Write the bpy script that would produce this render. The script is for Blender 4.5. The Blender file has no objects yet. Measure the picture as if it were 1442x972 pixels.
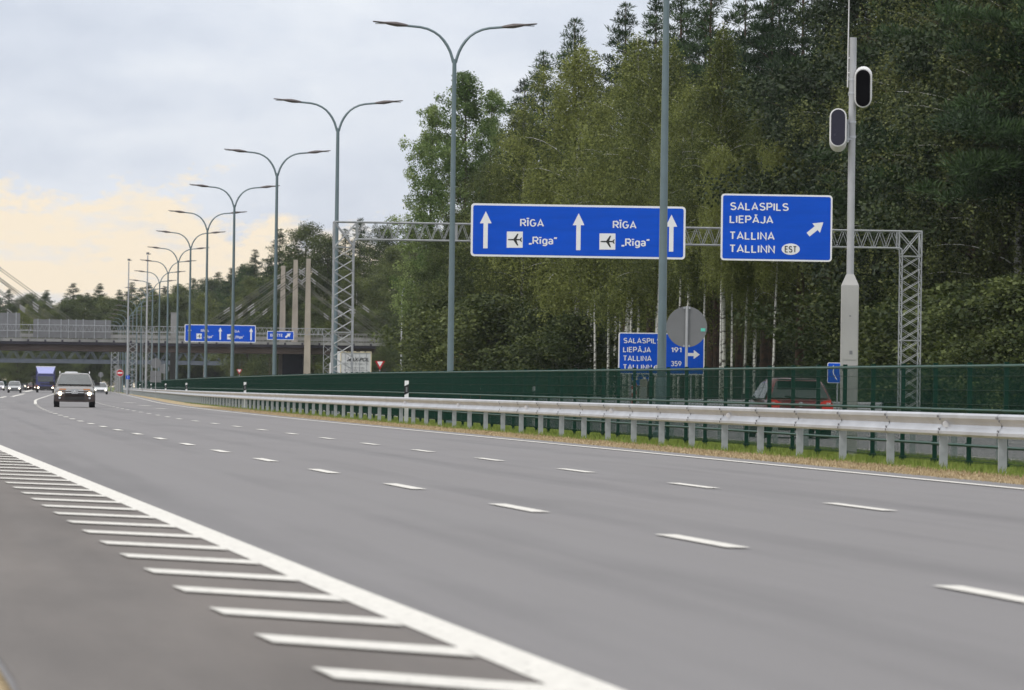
import bpy, math, random
import numpy as np
from mathutils import Vector, Matrix
random.seed(7)
S = bpy.context.scene
COL = S.collection
R = math.radians

# ------------------------------------------------------------------ camera
F_PX = 7500.0; CX, CY = 721.0, 486.0; CAM_H = 0.96
ROLL = 0.0133; PITCH = 65.5 / F_PX
fwd = Vector((0, math.cos(PITCH), math.sin(PITCH)))
r0 = Vector((1, 0, 0)); u0 = r0.cross(fwd)
rgt = r0 * math.cos(ROLL) + u0 * math.sin(ROLL)
upv = u0 * math.cos(ROLL) - r0 * math.sin(ROLL)
cd = bpy.data.cameras.new('camera'); cam = bpy.data.objects.new('camera', cd); COL.objects.link(cam)
m = Matrix.Identity(4)
for i, v in enumerate((rgt, upv, -fwd)):
    for j in range(3): m[j][i] = v[j]
m[2][3] = CAM_H
cam.matrix_world = m
cd.sensor_width = 36; cd.lens = 36 * F_PX / 1442
cd.clip_start = 0.5; cd.clip_end = 20000
cd.dof.use_dof = True; cd.dof.focus_distance = 125; cd.dof.aperture_fstop = 8.0
S.camera = cam
S.cycles.volume_step_rate = 10; S.cycles.volume_bounces = 0

# ------------------------------------------------------------------ sky, sun, exposure
S.view_settings.view_transform = 'Standard'; S.view_settings.look = 'None'
S.view_settings.exposure = 0.0; S.view_settings.gamma = 1.0
SUN_EL, SUN_AZ = R(50), R(225)      # azimuth measured from +Y clockwise: the sun stands behind the camera, to the left
W = bpy.data.worlds.new('World'); S.world = W; W.use_nodes = True
nt = W.node_tree; nt.nodes.clear()
def N(tree, typ, **k):
    n = tree.nodes.new(typ)
    for a, b in k.items():
        if a == 'inp':
            for q, w in b.items(): n.inputs[q].default_value = w
        else: setattr(n, a, b)
    return n
def ramp(tree, fac, stops):
    n = tree.nodes.new('ShaderNodeValToRGB'); cr = n.color_ramp
    while len(cr.elements) < len(stops): cr.elements.new(0.5)
    for e, (p, c) in zip(cr.elements, stops): e.position = p; e.color = (*c, 1) if len(c) == 3 else c
    tree.links.new(fac, n.inputs[0]); return n.outputs[0]
def math_(tree, op, a, b=None, c=None, clamp=False):
    n = tree.nodes.new('ShaderNodeMath'); n.operation = op; n.use_clamp = clamp
    for i, v in enumerate((a, b, c)):
        if v is None: continue
        if isinstance(v, (int, float)): n.inputs[i].default_value = v
        else: tree.links.new(v, n.inputs[i])
    return n.outputs[0]
def mixc(tree, f, a, b, bt='MIX'):
    n = tree.nodes.new('ShaderNodeMix'); n.data_type = 'RGBA'; n.blend_type = bt
    for i, v in ((0, f), (6, a), (7, b)):
        if isinstance(v, (int, float)): n.inputs[i].default_value = v
        elif isinstance(v, tuple): n.inputs[i].default_value = (*v, 1) if len(v) == 3 else v
        else: tree.links.new(v, n.inputs[i])
    return n.outputs[2]
def noise(tree, vec, scale, detail=4, rough=.55, out=0, dist=0):
    n = tree.nodes.new('ShaderNodeTexNoise'); n.inputs['Scale'].default_value = scale
    n.inputs['Detail'].default_value = detail; n.inputs['Roughness'].default_value = rough
    n.inputs['Distortion'].default_value = dist
    if vec is not None: tree.links.new(vec, n.inputs['Vector'])
    return n.outputs[out]
def vmul(tree, vec, s):
    n = tree.nodes.new('ShaderNodeMapping'); n.inputs['Scale'].default_value = s; tree.links.new(vec, n.inputs[0]); return n.outputs[0]

sky = N(nt, 'ShaderNodeTexSky'); sky.sky_type = 'NISHITA'; sky.sun_disc = False
sky.sun_elevation = SUN_EL; sky.sun_rotation = SUN_AZ
tc = N(nt, 'ShaderNodeTexCoord'); g = tc.outputs['Generated']
sx = N(nt, 'ShaderNodeSeparateXYZ'); nt.links.new(g, sx.inputs[0])
X_, Y_, Z_ = sx.outputs
big = noise(nt, vmul(nt, g, (14, 14, 40)), 1.0, 3, .5)
fine = noise(nt, vmul(nt, g, (45, 45, 90)), 1.0, 5, .6)
# cloud deck: pale tops against greyer undersides
cl = mixc(nt, math_(nt, 'MULTIPLY_ADD', fine, .35, math_(nt, 'MULTIPLY', big, .8)), (0, 0, 0), (1, 1, 1))
deck = ramp(nt, cl, [(.36, (5.9, 6.4, 7.5)), (.54, (7.1, 7.55, 8.5)), (.72, (8.5, 8.8, 9.4))])
# brighter with height, as an overcast sky is
deck = mixc(nt, math_(nt, 'MULTIPLY', math_(nt, 'SUBTRACT', Z_, .08), 3.5, clamp=True), deck, (7.8, 7.7, 7.7))
hgt = math_(nt, 'MULTIPLY_ADD', math_(nt, 'MAXIMUM', Z_, 0.0), 0.9, .96)
hg = N(nt, 'ShaderNodeVectorMath', operation='SCALE'); nt.links.new(deck, hg.inputs[0]); nt.links.new(hgt, hg.inputs['Scale'])
# warm break in the clouds low over the horizon, higher towards the left
bn = noise(nt, vmul(nt, g, (42, 42, 95)), 1.0, 6, .66)
lim = math_(nt, 'MULTIPLY_ADD', X_, -0.17, .0225)           # top edge of the break
lim = math_(nt, 'MULTIPLY_ADD', math_(nt, 'SUBTRACT', bn, .5), .060, lim)
edge = math_(nt, 'DIVIDE', math_(nt, 'SUBTRACT', lim, Z_), .0065)
edge = math_(nt, 'ADD', edge, .5, clamp=True)
wisp = ramp(nt, noise(nt, vmul(nt, g, (50, 50, 160)), 1.3, 4, .6), [(.52, (0, 0, 0)), (.68, (.60, .60, .60))])
edge = math_(nt, 'MULTIPLY', edge, math_(nt, 'SUBTRACT', 1.0, wisp))
ya = math_(nt, 'GREATER_THAN', Y_, 0.0); edge = math_(nt, 'MULTIPLY', edge, ya)
skyc = mixc(nt, edge, hg.outputs[0], (9.8, 8.5, 6.75))
skyc = mixc(nt, .90, sky.outputs[0], skyc)
bg = N(nt, 'ShaderNodeBackground'); bg.inputs[1].default_value = 0.105
wo = N(nt, 'ShaderNodeOutputWorld'); nt.links.new(skyc, bg.inputs[0]); nt.links.new(bg.outputs[0], wo.inputs[0])
sl = bpy.data.lights.new('sun', 'SUN'); sl.energy = 1.45; sl.angle = R(12); sl.color = (1, .96, .90)
so = bpy.data.objects.new('sun', sl); COL.objects.link(so)
sd = Vector((math.sin(SUN_AZ) * math.cos(SUN_EL), math.cos(SUN_AZ) * math.cos(SUN_EL), math.sin(SUN_EL)))
so.rotation_euler = sd.to_track_quat('Z', 'Y').to_euler(); so.location = (-30, -30, 60)

# ------------------------------------------------------------------ geometry helpers
def at(px, py, Y):
    """point of the place that stands at depth Y in direction of photo pixel (px, py)"""
    d = fwd + rgt * ((px - CX) / F_PX) + upv * ((CY - py) / F_PX)
    t = Y / d.y
    return Vector((d.x * t, Y, CAM_H + d.z * t))
def horiz(px): return CY + 65.5 + ROLL * (px - CX)
def gx(px, Y): return at(px, horiz(px), Y).x
def ground(px, py):
    d = fwd + rgt * ((px - CX) / F_PX) + upv * ((CY - py) / F_PX)
    t = -CAM_H / d.z
    return Vector((d.x * t, d.y * t, 0))
def interp(tab, y):
    return float(np.interp(y, [t[0] for t in tab], [t[1] for t in tab]))
def bend(Y):
    if Y < 200: return 0
    if Y < 370: return .0255 / 170 * (Y - 200) ** 2 / 2
    return 2.17 + .0255 * (Y - 370)
def RX(d, Y): return d - .1083 * Y + bend(Y)
def heading(Y):
    return math.atan2(RX(0, Y + 1) - RX(0, Y - 1), 2)      # tangent: dx/dy

SPLIT = {'clamp', 'stiffener', 'pier', 'bracket', 'arrow', 'stripe', 'fence_panel', 'fence_post', 'door', 'back_rail', 'lock_rod', 'marker_light', 'rear_door', 'chord', 'abutment_or_shade', 'roof_rail', 'bumper', 'grille_bar', 'door_frame', 'kerb', 'bolt'}
class MB:
    def __init__(s): s.v = []; s.f = []
    def add(s, vs, fs):
        o = len(s.v); s.v += [tuple(v) for v in vs]; s.f += [tuple(i + o for i in f) for f in fs]; return s
    def box(s, c, d, rz=0, rx=0):
        x, y, z = d[0] / 2, d[1] / 2, d[2] / 2
        M = Matrix.Rotation(rz, 3, 'Z') @ Matrix.Rotation(rx, 3, 'X')
        vs = [Vector(c) + M @ Vector((a * x, b * y, e * z)) for a, b, e in
              ((-1,-1,-1),(1,-1,-1),(1,1,-1),(-1,1,-1),(-1,-1,1),(1,-1,1),(1,1,1),(-1,1,1))]
        return s.add(vs, [(0,3,2,1),(4,5,6,7),(0,1,5,4),(1,2,6,5),(2,3,7,6),(3,0,4,7)])
    def bar(s, p, q, r, n=5, r2=None, cap=True):
        p, q = Vector(p), Vector(q); d = (q - p)
        if d.length < 1e-6: return s
        d.normalize(); a = d.orthogonal().normalized(); b = d.cross(a)
        r2 = r if r2 is None else r2
        vs = []
        for c, rr in ((p, r), (q, r2)):
            for i in range(n):
                t = 2 * math.pi * (i + .5) / n; vs.append(c + a * math.cos(t) * rr + b * math.sin(t) * rr)
        fs = [(i, (i + 1) % n, n + (i + 1) % n, n + i) for i in range(n)]
        if cap: fs += [tuple(range(n - 1, -1, -1)), tuple(range(n, 2 * n))]
        return s.add(vs, fs)
    def tube(s, pts, rad, n=8):
        pts = [Vector(p) for p in pts]; vs = []; fs = []
        a = None
        for i, p in enumerate(pts):
            d = (pts[min(i + 1, len(pts) - 1)] - pts[max(i - 1, 0)]).normalized()
            a = d.orthogonal().normalized() if a is None else (a - d * a.dot(d)).normalized()
            b = d.cross(a); r = rad[i] if hasattr(rad, '__len__') else rad
            for k in range(n):
                t = 2 * math.pi * k / n; vs.append(p + a * math.cos(t) * r + b * math.sin(t) * r)
        for i in range(len(pts) - 1):
            for k in range(n): fs.append((i*n+k, i*n+(k+1) % n, (i+1)*n+(k+1) % n, (i+1)*n+k))
        fs += [tuple(range(n - 1, -1, -1)), tuple(range((len(pts)-1)*n, len(pts)*n))]
        return s.add(vs, fs)
    def cyl(s, c, r, h, n=24, axis='Z', r2=None):
        ax = {'X': Vector((1,0,0)), 'Y': Vector((0,1,0)), 'Z': Vector((0,0,1))}[axis]
        return s.bar(Vector(c) - ax*h/2, Vector(c) + ax*h/2, r, n, r2)
    def prism(s, outline, y0, y1):
        """outline in x,z, extruded from y0 to y1"""
        n = len(outline)
        vs = [(x, y0, z) for x, z in outline] + [(x, y1, z) for x, z in outline]
        return s.add(vs, [tuple(range(n)), tuple(range(2*n-1, n-1, -1))] + [(i, n+i, n+(i+1) % n, (i+1) % n) for i in range(n)])
    def loft(s, rings, close=True):
        n = len(rings[0]); vs = [p for r in rings for p in r]; fs = []
        for i in range(len(rings) - 1):
            for k in range(n): fs.append((i*n+k, i*n+(k+1) % n, (i+1)*n+(k+1) % n, (i+1)*n+k))
        if close: fs += [tuple(range(n-1, -1, -1)), tuple(range((len(rings)-1)*n, len(rings)*n))]
        return s.add(vs, fs)
    def pieces(s):
        par = list(range(len(s.v)))
        def fd(a):
            while par[a] != a: par[a] = par[par[a]]; a = par[a]
            return a
        for f in s.f:
            r = fd(f[0])
            for q in f[1:]: par[fd(q)] = r
        out = {}
        for i in range(len(s.v)): out.setdefault(fd(i), []).append(i)
        res = []; mp = {}
        for key, idx in out.items():
            m_ = MB(); 
            for n, i in enumerate(idx): mp[i] = (len(res), n)
            m_.v = [s.v[i] for i in idx]; res.append(m_)
        for f in s.f: res[mp[f[0]][0]].f.append(tuple(mp[i][1] for i in f))
        return res
    def build(s, name, mat, parent=None, smooth=False, kind=None):
        if name in SPLIT and parent:
            ps = s.pieces()
            if len(ps) > 1: return [p._build(name, mat, parent, smooth, kind) for p in ps][0]
        return s._build(name, mat, parent, smooth, kind)
    def _build(s, name, mat, parent=None, smooth=False, kind=None):
        me = bpy.data.meshes.new(name); me.from_pydata(s.v, [], s.f); me.update()
        import bmesh
        bm = bmesh.new(); bm.from_mesh(me); bmesh.ops.recalc_face_normals(bm, faces=bm.faces); bm.to_mesh(me); bm.free()
        if smooth:
            for p in me.polygons: p.use_smooth = True
            try: me.set_sharp_from_angle(angle=R(38))
            except Exception: pass
        me.materials.append(mat)
        o = bpy.data.objects.new(name, me); COL.objects.link(o)
        if parent: o.parent = parent
        if kind: o['kind'] = kind
        return o
def tag(o, label=None, cat=None, group=None, kind=None):
    if label: o['label'] = label
    if cat: o['category'] = cat
    if group: o['group'] = group
    if kind: o['kind'] = kind
    return o
def thing(name, loc, label, cat, rz=0, group=None):
    o = bpy.data.objects.new(name, None); COL.objects.link(o)
    o.location = loc; o.rotation_euler = (0, 0, rz); o.empty_display_size = .3
    return tag(o, label, cat, group)
def copy_tree(o, parent=None):
    c = o.copy(); COL.objects.link(c)
    if parent: c.parent = parent
    for ch in list(o.children): copy_tree(ch, c)
    return c
def put(o, loc, rz=0, label=None, sc=None):
    o.location = loc; o.rotation_euler = (0, 0, rz)
    if label: o['label'] = label
    if sc: o.scale = (sc,) * 3 if not hasattr(sc, '__len__') else sc
    return o

# ------------------------------------------------------------------ materials
MATS = {}
def mat(name, col, rough=.6, metal=0, var=.12, vscale=3.0, bump=0, bscale=40, spec=.5, emit=None, est=0, coat=0, stretch=(1,1,1), col2=None):
    if name in MATS: return MATS[name]
    M = bpy.data.materials.new(name); M.use_nodes = True; t = M.node_tree
    b = t.nodes['Principled BSDF']
    co = t.nodes.new('ShaderNodeTexCoord').outputs['Object']
    v = vmul(t, co, stretch)
    n = noise(t, v, vscale, 5, .6)
    lo = tuple(c * (1 - var) for c in col); hi = tuple(min(1, c * (1 + var)) for c in (col2 or col))
    c = ramp(t, n, [(.3, lo), (.7, hi)])
    t.links.new(c, b.inputs['Base Color'])
    t.links.new(math_(t, 'MULTIPLY_ADD', n, .2, rough - .1, clamp=True), b.inputs['Roughness'])
    b.inputs['Metallic'].default_value = metal; b.inputs['Specular IOR Level'].default_value = spec
    b.inputs['Coat Weight'].default_value = coat
    if emit: b.inputs['Emission Color'].default_value = (*emit, 1); b.inputs['Emission Strength'].default_value = est
    if bump:
        bp = t.nodes.new('ShaderNodeBump'); bp.inputs['Strength'].default_value = bump; bp.inputs['Distance'].default_value = .02
        t.links.new(noise(t, v, bscale, 4), bp.inputs['Height']); t.links.new(bp.outputs[0], b.inputs['Normal'])
    MATS[name] = M; return M

def asphalt(name, base, tint, streak, mott=.35):
    M = bpy.data.materials.new(name); M.use_nodes = True; t = M.node_tree; b = t.nodes['Principled BSDF']
    co = t.nodes.new('ShaderNodeTexCoord').outputs['Object']
    # shear so that one axis runs along the lanes
    sp = t.nodes.new('ShaderNodeSeparateXYZ'); t.links.new(co, sp.inputs[0])
    dd = math_(t, 'MULTIPLY_ADD', sp.outputs[1], .1083, sp.outputs[0])
    cb = t.nodes.new('ShaderNodeCombineXYZ'); t.links.new(dd, cb.inputs[0]); t.links.new(sp.outputs[1], cb.inputs[1])
    lane = noise(t, vmul(t, cb.outputs[0], (1.15, .012, 1)), 1.0, 3, .55)
    pat = noise(t, vmul(t, cb.outputs[0], (.9, .10, 1)), 1.0, 5, .6)
    grit = noise(t, cb.outputs[0], 45, 3, .7)
    f = math_(t, 'MULTIPLY_ADD', lane, streak, math_(t, 'MULTIPLY', pat, mott))
    f = math_(t, 'MULTIPLY_ADD', grit, .34, math_(t, 'SUBTRACT', f, .06))
    trk = math_(t, 'COSINE', math_(t, 'MULTIPLY', math_(t, 'SUBTRACT', dd, 5.35), 2*math.pi/1.76))
    f = math_(t, 'MULTIPLY_ADD', trk, -.035 if streak > .5 else 0.0, f)
    lo = tuple(base * .72 * k for k in tint); hi = tuple(base * 1.3 * k for k in tint)
    t.links.new(ramp(t, f, [(.50, lo), (.86, hi)]), b.inputs['Base Color'])
    t.links.new(math_(t, 'MULTIPLY_ADD', lane, .35, .42), b.inputs['Roughness'])
    b.inputs['Specular IOR Level'].default_value = .18
    bp = t.nodes.new('ShaderNodeBump'); bp.inputs['Strength'].default_value = .35; bp.inputs['Distance'].default_value = .01
    t.links.new(noise(t, co, 90, 3), bp.inputs['Height']); t.links.new(bp.outputs[0], b.inputs['Normal'])
    return M
M_ROAD = asphalt('asphalt', .138, (1.02, .99, 1.01), 1.1)
M_ISLE = asphalt('asphalt_dark', .100, (1.12, 1.0, .91), .25, 1.0)
M_PAINT = mat('road_paint', (.64, .63, .59), .75, var=.14, vscale=14, bump=.1, spec=.3)
_t = M_PAINT.node_tree; _c = _t.nodes.new('ShaderNodeTexCoord').outputs['Object']
_w = ramp(_t, noise(_t, vmul(_t, _c, (1, .45, 1)), 22, 5, .75), [(.30, (1, 1, 1)), (.42, (0, 0, 0))])
_b = _t.nodes['Principled BSDF']; _l = _b.inputs['Base Color'].links[0].from_socket
_t.links.new(mixc(_t, _w, _l, (.20, .195, .19)), _b.inputs['Base Color'])
M_GRASS = mat('grass_soil', (.075, .115, .022), .9, var=.35, vscale=2.2, bump=.6, spec=.1, col2=(.13, .15, .04))
M_BLADE = mat('grass_blades', (.13, .25, .03), .8, var=.3, vscale=1.1, spec=.2, col2=(.2, .22, .06))
M_STRAW = mat('dry_gravel', (.34, .26, .15), .95, var=.35, vscale=7, bump=.8, spec=.1, col2=(.42, .34, .22))
M_FLOOR = mat('forest_floor', (.045, .05, .022), .95, var=.4, vscale=.8, bump=.6, spec=.1)
M_GALV = mat('galvanised', (.49, .51, .545), .42, .6, var=.16, vscale=2.2, stretch=(1, .35, 1.5))
M_GALVP = mat('galvanised_post', (.38, .405, .43), .5, .45, var=.14, vscale=5)
M_TRUSS = mat('galvanised_truss', (.32, .335, .35), .5, .45, var=.15, vscale=4)
M_LAMP = mat('lamp_paint', (.13, .18, .20), .42, .25, var=.10, vscale=2, spec=.6)
M_LHEAD = mat('lamp_head', (.10, .085, .085), .5, .2, var=.1)
M_GLASSP = mat('lamp_glass', (.35, .35, .36), .2, 0, var=.05)
M_GREEN = mat('fence_green', (.003, .032, .021), .6, .0, var=.15, vscale=2, spec=.15)
M_GREENL = mat('fence_green_rail', (.011, .060, .043), .5, .0, var=.15, vscale=2, spec=.3)
M_BLUE = mat('sign_blue', (.003, .078, .55), .45, 0, var=.10, vscale=.9, stretch=(.4, 1, 3.0), spec=.15, bump=.03, bscale=1.2)
M_WHITE = mat('sign_white', (.78, .79, .80), .5, 0, var=.04)
M_BLACK = mat('sign_black', (.012, .012, .014), .5)
M_SBACK = mat('sign_back', (.17, .175, .185), .6, .2, var=.12, vscale=1.5)
M_RED = mat('sign_red', (.42, .012, .02), .45)
M_TEAL = mat('sticker', (.12, .55, .45), .5)
M_CONC = mat('concrete', (.36, .32, .27), .85, var=.22, vscale=.7, bump=.3, bscale=9, stretch=(1,1,.35))
M_CONCG = mat('concrete_grey', (.24, .24, .235), .85, var=.22, vscale=.6, bump=.3, stretch=(1,1,.35))
M_GIRD = mat('girder', (.085, .062, .052), .8, .1, var=.35, vscale=.35, stretch=(.5, 1, 1))
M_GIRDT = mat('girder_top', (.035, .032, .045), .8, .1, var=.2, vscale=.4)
M_STEELB = mat('steel_blue_hazed', (.085, .10, .125), .7, .1, var=.15)  # blue grey paint with distance haze mixed into the colour
M_CABLE = mat('cable', (.11, .11, .09), .6, .3)
M_SLEEVE = mat('cable_sleeve', (.28, .28, .28), .5, .2)
M_CABG = mat('cabinet_grey', (.37, .37, .36), .6, .1, var=.12, vscale=1.2, stretch=(1,1,.5), bump=.06)
M_POLEG = mat('pole_grey', (.40, .41, .43), .5, .3, var=.1)
M_HOUS = mat('camera_housing', (.62, .62, .63), .42, .0, var=.05)
M_LENS = mat('camera_window', (.002, .002, .004), .3, 0, spec=.15)
M_LENSB = mat('camera_window_blue', (.008, .008, .022), .25, 0, spec=.35)
M_RUBBER = mat('rubber', (.012, .012, .013), .75, 0, bump=.2)
M_RIM = mat('wheel_rim', (.25, .25, .26), .4, .7)
M_GLASS = mat('car_glass', (.05, .06, .062), .10, 0, var=.3, vscale=1.5, spec=.9, coat=.3)
M_GLASSR = mat('rear_glass', (.012, .022, .020), .12, 0, var=.2, vscale=1.5, spec=.8)
M_PLAST = mat('dark_plastic', (.018, .017, .017), .6)
M_CHROME = mat('chrome', (.75, .75, .76), .18, .95)
M_PLATE = mat('number_plate', (.62, .62, .60), .5)
M_HEAD = mat('headlight_lit', (.9, .85, .75), .3, emit=(1, .78, .48), est=14)
M_HEADW = mat('headlight_small', (.9, .88, .8), .3, emit=(1, .88, .68), est=6)
M_TAIL = mat('tail_light', (.5, .01, .01), .25, emit=(1, .03, .02), est=.35)
M_TLW = mat('reversing_lens', (.75, .6, .58), .25)
M_AMBER = mat('indicator', (.55, .20, .05), .3)
def paint(name, col, rough=.3, metal=.3): return mat('paint_' + name, col, rough, metal, var=.03, coat=.6)

# ------------------------------------------------------------------ roads, ground
EDGE = [(0, 11.5), (87, 11.45), (164, 11.4), (253, 11.9), (364, 12.7), (600, 13.5), (900, 14.0)]
RAIL = [(0, 13.65), (160, 13.65), (272, 14.5), (400, 14.8), (600, 15.0), (900, 15.1)]
FENC = [(0, 14.6), (160, 14.6), (272, 15.15), (400, 15.3), (900, 15.5)]
LINEA = [(0, 5.45), (25, 5.17), (34.6, 4.99), (43, 4.81), (62, 4.53), (81, 4.3), (101, 4.16), (119, 4.0), (148, 3.94), (191, 4.15), (250, 4.65), (300, 4.95), (600, 5.4)]
LINEB = [(0, 8.2), (46, 7.98), (66, 7.83), (98, 7.64), (160, 7.37), (183, 7.57), (208, 7.8), (242, 8.1), (300, 8.5), (600, 8.9), (900, 9.5)]
LINEL = [(0, 2.45), (17.2, 2.21), (25.8, 2.03), (50, 1.62), (85, 1.03), (140, .1), (220, -2), (400, -9)]
LEFTB = [(0, .30), (17, .27), (20, .2), (60, -.8), (100, -3), (200, -12), (300, -34), (600, -70), (1500, -160)]
def ys(a, b, st=4.0):
    n = max(1, int(round((b - a) / st))); return [a + (b - a) * i / n for i in range(n + 1)]
def strip(mb, dl, dr, Ya, Yb, zl, zr, st=6):
    f = lambda t, y: interp(t, y) if isinstance(t, list) else t(y) if callable(t) else t
    Y = ys(Ya, Yb, st); vs = []
    for y in Y: vs += [(RX(f(dl, y), y), y, zl), (RX(f(dr, y), y), y, zr)]
    mb.add(vs, [(2*i, 2*i+1, 2*i+3, 2*i+2) for i in range(len(Y)-1)])
e = MB(); e.add([(-4000, -200, -.30), (4000, -200, -.30), (4000, 9000, -.30), (-4000, 9000, -.30)], [(0,1,2,3)]); e.build('ground', M_GRASS, kind='structure')
e = MB(); strip(e, -60, .35, -20, 70, -.06, -.03); e.build('left_verge', M_STRAW, kind='structure')
e = MB(); strip(e, LEFTB, lambda y: interp(EDGE, y) + .65, -20, 1500, 0, 0); e.build('road', M_ROAD, kind='structure')
e = MB(); strip(e, lambda y: interp(LEFTB, y) + .01, LINEL, -10, 90, .004, .004, 3); e.build('painted_island_road', M_ISLE, kind='structure')
e = MB(); strip(e, 18.7, 34.0, 0, 1300, -.15, -.15); e.build('far_carriageway_road', M_ROAD, kind='structure')
e = MB(); strip(e, lambda y: interp(EDGE, y) + .6, lambda y: interp(RAIL, y) - .15, -10, 1300, -.006, -.012); e.build('gravel_verge', M_STRAW, kind='structure')
e = MB(); strip(e, lambda y: interp(RAIL, y) - .15, 18.75, -10, 1300, -.012, -.17); e.build('median_ground', M_GRASS, kind='structure')
e = MB(); strip(e, 34.0, 43.0, 0, 1300, -.16, .1); strip(e, 43.0, 52.0, 0, 1300, .1, .2); e.build('right_verge', M_GRASS, kind='structure')
e = MB(); strip(e, 44.0, 220.0, 0, 640, .12, .9, 20); e.build('forest_ground', M_FLOOR, kind='structure')

pm = MB(); PZ = .009
def mark(tab, Ya, Yb, w=.12, z=PZ, off=0, st=2):
    strip(pm, lambda y: interp(tab, y) - w/2 + off if isinstance(tab, list) else tab - w/2, lambda y: interp(tab, y) + w/2 + off if isinstance(tab, list) else tab + w/2, Ya, Yb, z, z, st)
for k in range(32):
    y = 34.6 + 9.1 * (k - 2); ln = 2.9
    if 0 < y < 268: mark(LINEA, y - ln/2, y + ln/2, .15)
mark(LINEA, 270, 620, .16, st=10)
for k in range(60):
    y = 45.9 + 9.55 * (k - 3)
    if 0 < y < 700: mark(LINEB, y - 1.45, y + 1.45, .14)
mark(EDGE, -5, 1000, .14, st=8)
mark(LINEL, 5, 120, .21, off=-.095, st=3)
# hatching: long slim strokes that fan out from the left edge line
for k in range(40):
    y = 12.95 + 2.42 * k
    if y > 100: break
    L = .87; a = interp(LINEL, y) - .195; b = interp(LINEL, y) - L
    q = [(a, y - .9 + .36), (a, y - .9 - .30), (b, y - .30), (b - .03, y + .36)]
    pm.add([(RX(d_, y_), y_, PZ + .004) for d_, y_ in q], [(0, 1, 2, 3)])
def gline(pts, w, z=PZ):
    P = [ground(*p) for p in pts]
    for a, b in zip(P, P[1:]):
        d = (b - a).normalized(); n = Vector((-d.y, d.x, 0)) * w / 2
        pm.add([(q.x, q.y, z) for q in (a - n, b - n, b + n, a + n)], [(0,1,2,3)])
gline([(0, 560.5), (8, 558.7)], .3); gline([(16.5, 558.9), (34.5, 554.6)], .3); gline([(34.5, 552), (49, 549)], .8)
for (x, y) in ((182, 567.3), (203, 571.4), (227, 575.6)):
    gline([(x - 8, y - .5), (x + 8, y + .4)], .3)
for (x, y) in ((0, 573), (2, 577.5), (13.5, 565.5), (26, 565.6)): gline([(x - 9, y - .2), (x + 9, y + .2)], .18)
for Y_k in (19.4, 23.2, 27.9, 29.5): pass
pm.build('road_markings', M_PAINT, kind='structure')
pm = MB()
for d in (19.4, 23.1, 26.8): 
    if d == 19.4: mark(d, 20, 1200, .14, -.141, st=8)
    else:
        for k in range(70):
            y = 30 + 9.1 * k; strip(pm, d - .07, d + .07, y, y + 3, -.141, -.141, 2)
mark(33.2, 20, 1200, .14, -.141, st=8)
pm.build('far_road_markings', M_PAINT, kind='structure')

# grass blades in the median and scattered dry stalks
def blades(name, matx, n, dfun, Ya, Yb, h, w, seed, zf, label):
    rng = np.random.default_rng(seed)
    y = Ya * (Yb / Ya) ** rng.random(n); u = rng.random(n)
    lo = np.array([dfun(v)[0] for v in y]); hi = np.array([dfun(v)[1] for v in y])
    d = lo + (hi - lo) * u
    x = d - .1083 * y + np.array([bend(v) for v in y]); z = np.array([zf(a, b) for a, b in zip(d, y)])
    hh = h * (.5 + rng.random(n)); a = rng.random(n) * 6.28; lx = rng.normal(0, .35, n) * hh; ly = rng.normal(0, .35, n) * hh
    V = np.zeros((n, 3, 3)); dx, dy = np.cos(a) * w, np.sin(a) * w
    V[:, 0] = np.stack([x - dx, y - dy, z], 1); V[:, 1] = np.stack([x + dx, y + dy, z], 1); V[:, 2] = np.stack([x + lx, y + ly, z + hh], 1)
    me = bpy.data.meshes.new(name); me.vertices.add(3*n); me.vertices.foreach_set('co', V.ravel())
    me.loops.add(3*n); me.loops.foreach_set('vertex_index', np.arange(3*n, dtype=np.int32))
    me.polygons.add(n); me.polygons.foreach_set('loop_start', np.arange(0, 3*n, 3, dtype=np.int32)); me.update(calc_edges=True)
    me.materials.append(matx); o = bpy.data.objects.new(name, me); COL.objects.link(o)
    return tag(o, label, 'grass', kind='stuff')
mz = lambda d, y: -.012 - .158 * max(0, min(1, (d - 13.5) / 5.2))
blades('grass', M_BLADE, 90000, lambda y: (interp(RAIL, y) - .45, 18.3), 58, 330, .085, .007, 3, mz, 'short bright green grass under the guardrail and mesh fence')
blades('dry_grass', M_STRAW, 30000, lambda y: (interp(EDGE, y) + .55, interp(RAIL, y) - .1), 55, 260, .03, .010, 4, lambda d, y: -.01, 'dry straw coloured tufts between asphalt and guardrail')
blades('verge_grass', M_BLADE, 30000, lambda y: (34.2, 42), 180, 520, .22, .02, 5, lambda d, y: -.15 + .26*(d-34)/9, 'rough grass on the far verge below the forest')

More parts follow.
